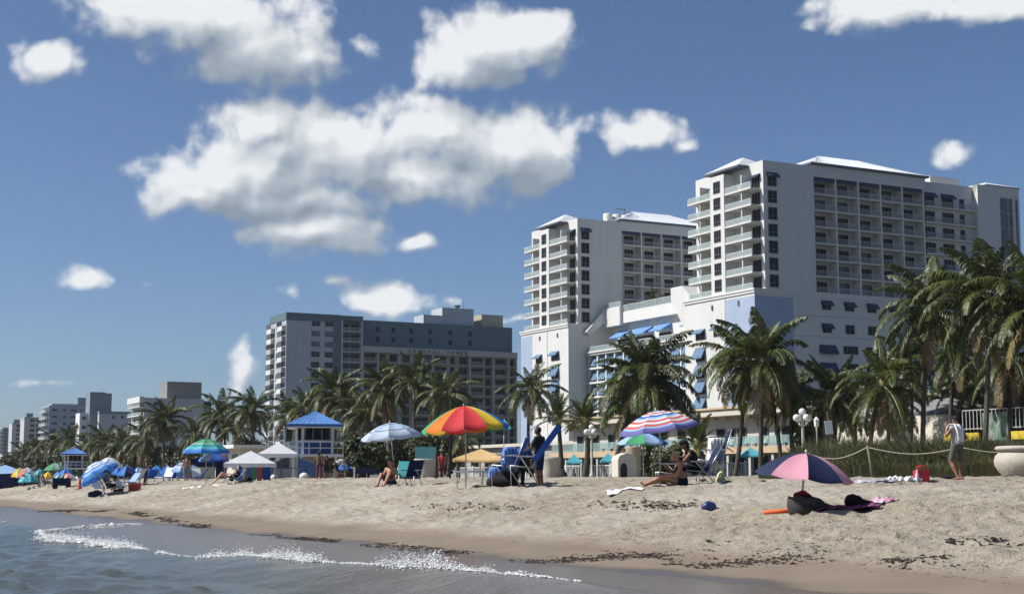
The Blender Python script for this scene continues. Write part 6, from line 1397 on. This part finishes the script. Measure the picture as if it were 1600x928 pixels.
lump('beach_bag', 'black bag heap in the shade of the rainbow umbrella', 'bag', 784, 47.4, [((-.3, 0, .16), (.25, 0, .2), .2, .24), ((-.1, .1, .4), (.2, 0, .44), .16, .14)], mblackc)
lump('beach_bag', 'small black bag on the sand left of the left globe lamp', 'bag', 880, 92, [((0, 0, .15), (0, 0, .5), .3, .12)], mblackc); lump('beach_bag', 'small black and white bag next to the left globe lamp', 'bag', 894, 91, [((0, 0, .15), (.05, 0, .55), .26, .1)], mgreyc)
lump('beach_bag', 'long black bag lying at the feet of the standing man', 'bag', 1476, 41.5, [((-.32, 0, .05), (.32, 0, .06), .06, .09)], mblackc)
lump('beach_bag', 'lime and white bag on the sand right of the seated couple', 'bag', 1126, 43, [((0, 0, .12), (0, 0, .22), .15, .11), ((0, 0, .28), (.02, 0, .33), .07, .05)], mat('lime_bag', (.42, .46, .08), .8, .2, 8, c2=(.6, .6, .5)))
lump('beach_bag', 'small dark blue rounded bag alone on the open sand', 'bag', 1107, 32.4, [((-.08, 0, .05), (.08, 0, .05), .085, .085), ((-.02, 0, .10), (.05, 0, .10), .085, .07)], mat('blue_shell', (.010, .018, .085), .4, .15, 5, c2=(.02, .045, .17)), .014)
# the foreground group under the pink umbrella
T = thing('tote_bag', 'charcoal tote with dark red scarf at the foot of the pink umbrella', 'bag', spot(1257, 28.7), R(5))
b = MB(); prof = [(.0, 0), (.25, 0), (.30, .05), (.325, .17), (.32, .29), (.30, .36), (.285, .37), (.28, .33), (.0, .31)]
for i, (r, z) in enumerate(prof):
    for j in range(28): a = 2 * math.pi * j / 28; b.v.append((r * 1.08 * math.cos(a) * (1 + .02 * math.sin(3 * a)), r * .7 * math.sin(a), z - .05 * (math.cos(a) > .2) * math.cos(a) * (z > .2) + .012 * math.sin(5 * a + i)))
for i in range(len(prof) - 1):
    for j in range(28): a = i * 28 + j; c_ = i * 28 + (j + 1) % 28; b.f.append((a, c_, c_ + 28, a + 28)); b.m.append(0)
b.build('bag', mbag, T, True)
sdf_obj('dark_red_scarf', [((-.16, 0, .38), (-.02, .02, .42), .07, .06), ((-.05, -.02, .43), (.08, 0, .37), .06, .05)], mat('dark_red_cloth', (.16, .018, .02), .9, .2, 14), T, .014)
sdf_obj('slumped_side', [((.22, 0, .16), (.44, 0, .10), .16, .12), ((.3, .02, .26), (.12, .0, .32), .06, .06)], mbag, T, .016)
pts = [(-.09, .0), (-.12, .04), (-.08, .07), (-.03, .04), (-.05, -.01), (.0, .05), (.02, .0), (.05, .06), (.08, .0), (.12, .07)]
b = MB(); b.tube([(x * .9 - .02, -.227, .15 + z) for x, z in pts], .006, 5); b.build('stitched_motif', mblackc, T, True)
b = MB(); b.tube([(-.75, .02, .045), (-.3, .05, .075), (.2, .16, .10), (.7, .12, .09), (1.05, .05, .05)], .042, 12); o = b.build('foam_noodle', mat('orange_foam', (.78, .14, .035), .8, .06, 10), None, True, spot(1253, 28.9)); tag(o, 'orange foam noodle lying behind the charcoal tote', 'pool noodle')
lump('clothes_heap', 'heap of black clothes on the purple towel', 'clothes', 1340, 29.0, [((-.15, 0, .10), (-.02, 0, .13), .12, .10), ((.0, .02, .08), (.26, 0, .06), .10, .06), ((-.17, .03, .18), (-.1, .02, .2), .06, .06)], mblackc, .015, .04)
def towel(label, px, dist, w, l, rz, m, ruff=.03, name='towel'):
    g0 = spot(px, dist); b = MB(); nx_, ny_ = 22, 12; rr = random.Random(px)
    ph = rr.uniform(0, 6); ca, sa = math.cos(rz), math.sin(rz)
    for i in range(nx_ + 1):
        for j in range(ny_ + 1):
            u = (i / nx_ - .5) * w + .03 * math.sin(j * 1.1 + ph); v = (j / ny_ - .5) * l + .03 * math.sin(i * .9 + ph); x = g0.x + u * ca - v * sa; y = g0.y + u * sa + v * ca; s, D = w2sd(x, y)
            b.v.append((x - g0.x, y - g0.y, max(float(ground_z([s], [D])[0]), gz(x, y)) - g0.z + .03 + ruff * (.5 + .5 * math.sin(i * 1.1 + j * .7 + ph)) + ruff * .6 * math.sin(i * .5 - j * 1.3)))
    for i in range(nx_):
        for j in range(ny_): a = i * (ny_ + 1) + j; b.f.append((a, a + ny_ + 1, a + ny_ + 2, a + 1)); b.m.append(0)
    o = b.build(name, m, None, True, g0); s_ = o.modifiers.new('thick', 'SOLIDIFY'); s_.thickness = .012; return tag(o, label, 'towel')
mpurp = mat('purple_towel', (.10, .05, .11), .9, .1, 7, c2=(.26, .05, .12), bump=.3, bscale=25); mstripe = mat('white_dark_towel', (.66, .66, .66), .9, .1, 3.2, c2=(.08, .10, .16), bump=.3, bscale=20)
towel('purple and pink towel spread right of the charcoal tote', 1318, 28.8, 1.25, .7, .05, mpurp); towel('pale blue and pink towel end past the black clothes', 1378, 29.2, .5, .45, .2, mat('pale_pink_towel', (.50, .52, .58), .9, .1, 8, c2=(.45, .06, .2)), .02)
towel('long white and dark towel lying toward the red tote', 1352, 37.5, 1.6, .45, .14, mstripe, .04); towel('crumpled white cloth just left of the red tote', 1412, 38.5, .8, .5, .1, mwhitec, .09); towel('white towel at the outstretched feet of the seated woman', 976, 39.3, .95, .6, .1, mwhitec, .008)
towel('pale towel spread before the reclining bather', 305, 74, 1.2, .8, .2, mwhitec, .02); towel('second pale towel right of the reclining bather\'s legs', 350, 73, 1.1, .8, .1, mat('cream_towel', (.55, .50, .42), .9, .08, 5), .02)
T = thing('tote_bag', 'bright red tote with two upright handles near the dune rope', 'bag', spot(1440, 39), R(10)); MB().prism([(-.17, 0), (.17, 0), (.20, .30), (-.20, .30)], lambda u, v, d: (u, d, v), -.09, .09).build('bag', mat('red_vinyl', (.56, .03, .05), .6, .08, 4), T)
for y in (-.07, .07): MB().tube([(-.12, y, .29), (-.10, y, .40), (0, y, .43), (.10, y, .40), (.12, y, .29)], .012, 6).build('handle', mat('red_vinyl', (.56, .03, .05)), T, True)
T = thing('drink_bottle', 'pale capped bottle standing in front of the red tote', 'bottle', spot(1433, 38.3)); MB().lathe([(.04, 0), (.045, .01), (.045, .2), (.02, .26), (.02, .3), (0, .3)], 14).build('bottle', mat('pale_plastic', (.55, .56, .66), .35, .05, 5), T, True); MB().lathe([(.022, .29), (.022, .33), (0, .335)], 10).build('cap', mwpaint, T, True)
# chair with white towel behind the couple
beach_chair('tall dark chair hung with a white towel behind the seated couple', 1112, 43.5, left, navyc, 1.25, 0, True, recl=20, name='folding_chair'); drape('white towel over the chair behind the seated couple', 1118, 43.6, .55, .6, 1.33, .8, mwhitec, .2)
lump('beach_bag', 'black bag by the pole of the striped umbrella', 'bag', 1032, 41.6, [((0, 0, .12), (.03, 0, .3), .16, .1)], mblackc)
beach_chair('low dark empty chair left of the seated woman, behind the striped pole', 1046, 44, left, mat('olive_sling', (.05, .06, .03), .9, .1, 5), 1.1)
# bins and odd things at the back of the beach
T = thing('litter_bin', 'cream litter bin with arched opening left of the seated couple', 'bin', spot(975, 82), R(20)); MB().box(-.55, -.45, 0, .55, .45, 1.05).build('body', mcream, T); b = MB(); b.prism([(-.55, 1.05), (.55, 1.05), (.45, 1.25), (.0, 1.42), (-.45, 1.25)], lambda u, v, d: (u, d, v), -.45, .45); b.build('arched_top', mcream, T)
b = MB(); b.prism([(-.42, .02), (-.02, .02), (-.02, .62), (-.10, .80), (-.22, .86), (-.34, .80), (-.42, .62)], lambda u, v, d: (u, d, v), -.475, -.452); b.build('opening', mdark, T)
T = thing('litter_bin', 'tall tan tub with slanted white poles behind the cream bin', 'bin', spot(990, 96), 0); MB().lathe([(.42, 0), (.46, .4), (.5, 1.9), (.52, 2.0), (.5, 2.05), (.0, 2.0)], 20).build('tub', mat('tan_tub', (.38, .31, .23), .8, .08, 2), T, True)
for x in (-.3, .35): MB().bar((x, 0, 2.0), (x + .38, .2, 2.9), .06).build('pole', mwpaint, T)
T = thing('post_frame', 'tall dark wooden frame with crossbars left of the rainbow umbrella pole', 'frame', spot(692, 75), R(5))
for x in (-.34, .36): MB().bar((x, 0, -.1), (x + .08, 0, 2.85), .10).build('post', mdwood, T)
for z in (.5, 1.4, 2.5): MB().bar((-.34, .06, z), (.40, .06, z), .07).build('crossbar', mdwood, T)
T = thing('notice_board', 'plain turquoise board behind the squat planter', 'board', spot(665, 104), R(8)); MB().box(-.75, -.04, .9, .75, .0, 2.25).build('panel', mturq, T)
for x in (-.65, .65): MB().bar((x, .05, 0), (x, .05, 2.2), .08).build('post', mpost, T)
T = thing('beach_boat', 'upturned boat under a navy cover right of the lifeguard thicket', 'boat', spot(578, 98), R(4)); b = MB(); b.prism([(-1.1, .35), (-.9, .72), (.2, .70), (1.35, .42), (1.4, .34), (.2, .40)], lambda u, v, d: (u, d, v), -.5, .5); b.build('cover', navyc, T)
for x in (-.8, -.2, .4, .9): MB().bar((x, -.4, 0), (x, -.4, .4), .05).build('leg', mwpaint, T)
MB().box(.0, -.55, .08, 1.1, .4, .30).build('hull', mwpaint, T)
T = thing('side_table', 'small white table left of the navy boat cover', 'table', spot(549, 95)); MB().box(-.25, -.25, .72, .25, .25, .78).build('top', mwpaint, T); MB().bar((.18, 0, 0), (.18, 0, .72), .1).build('leg', mwpaint, T); MB().box(-.2, -.2, 0, .2, .2, .12).build('foot', mwpaint, T)
for i, (px, ds, r0) in enumerate([(475, 101, .26), (428, 99, .2)]): T = thing('buoy', ['white round buoy in front of the lifeguard store', 'small white buoy below the lifeguard ramp'][i], 'buoy', spot(px, ds)); MB().ball((0, 0, r0 * .9), (r0 * 1.2, r0, r0 * .9), 16, 10).build('float', mwpaint, T, True); MB().tube([(0, 0, r0 * 1.7), (0, 0, r0 * 1.95)], .04, 8).build('eye', mtube, T)
T = thing('wicker_stack', 'stack of wicker tables beside the bending bather', 'table', spot(531, 96), .2)
for z in (.0, .24, .48): MB().box(-.42, -.3, z + .12, .42, .3, z + .18).build('top', mat('wicker', (.30, .25, .18), .9, .15, 20), T); [MB().bar((x, y, z), (x, y, z + .12), .05).build('leg', mat('wicker', (.3, .25, .18)), T) for x in (-.36, .36) for y in (-.25, .25)]
# ------------------------------------------------------------------ sea haze: one closed box of even, thin air round everything
hz_m = bpy.data.materials.new('sea_haze'); hz_m.use_nodes = True; hn = hz_m.node_tree.nodes; hl = hz_m.node_tree.links
hn.remove(hn['Principled BSDF']); pv = hn.new('ShaderNodeVolumePrincipled'); pv.inputs['Density'].default_value = HAZE_DENSITY; pv.inputs['Color'].default_value = (.86, .92, 1.0, 1); pv.inputs['Anisotropy'].default_value = .25
hl.new(pv.outputs[0], hn['Material Output'].inputs['Volume'])
ho = MB().box(-45000, -45000, -8, 45000, 45000, 67).build('haze', hz_m); tag(ho, 'thin pale sea haze over the whole shore', 'haze', kind='stuff'); ho.display_type = 'WIRE'
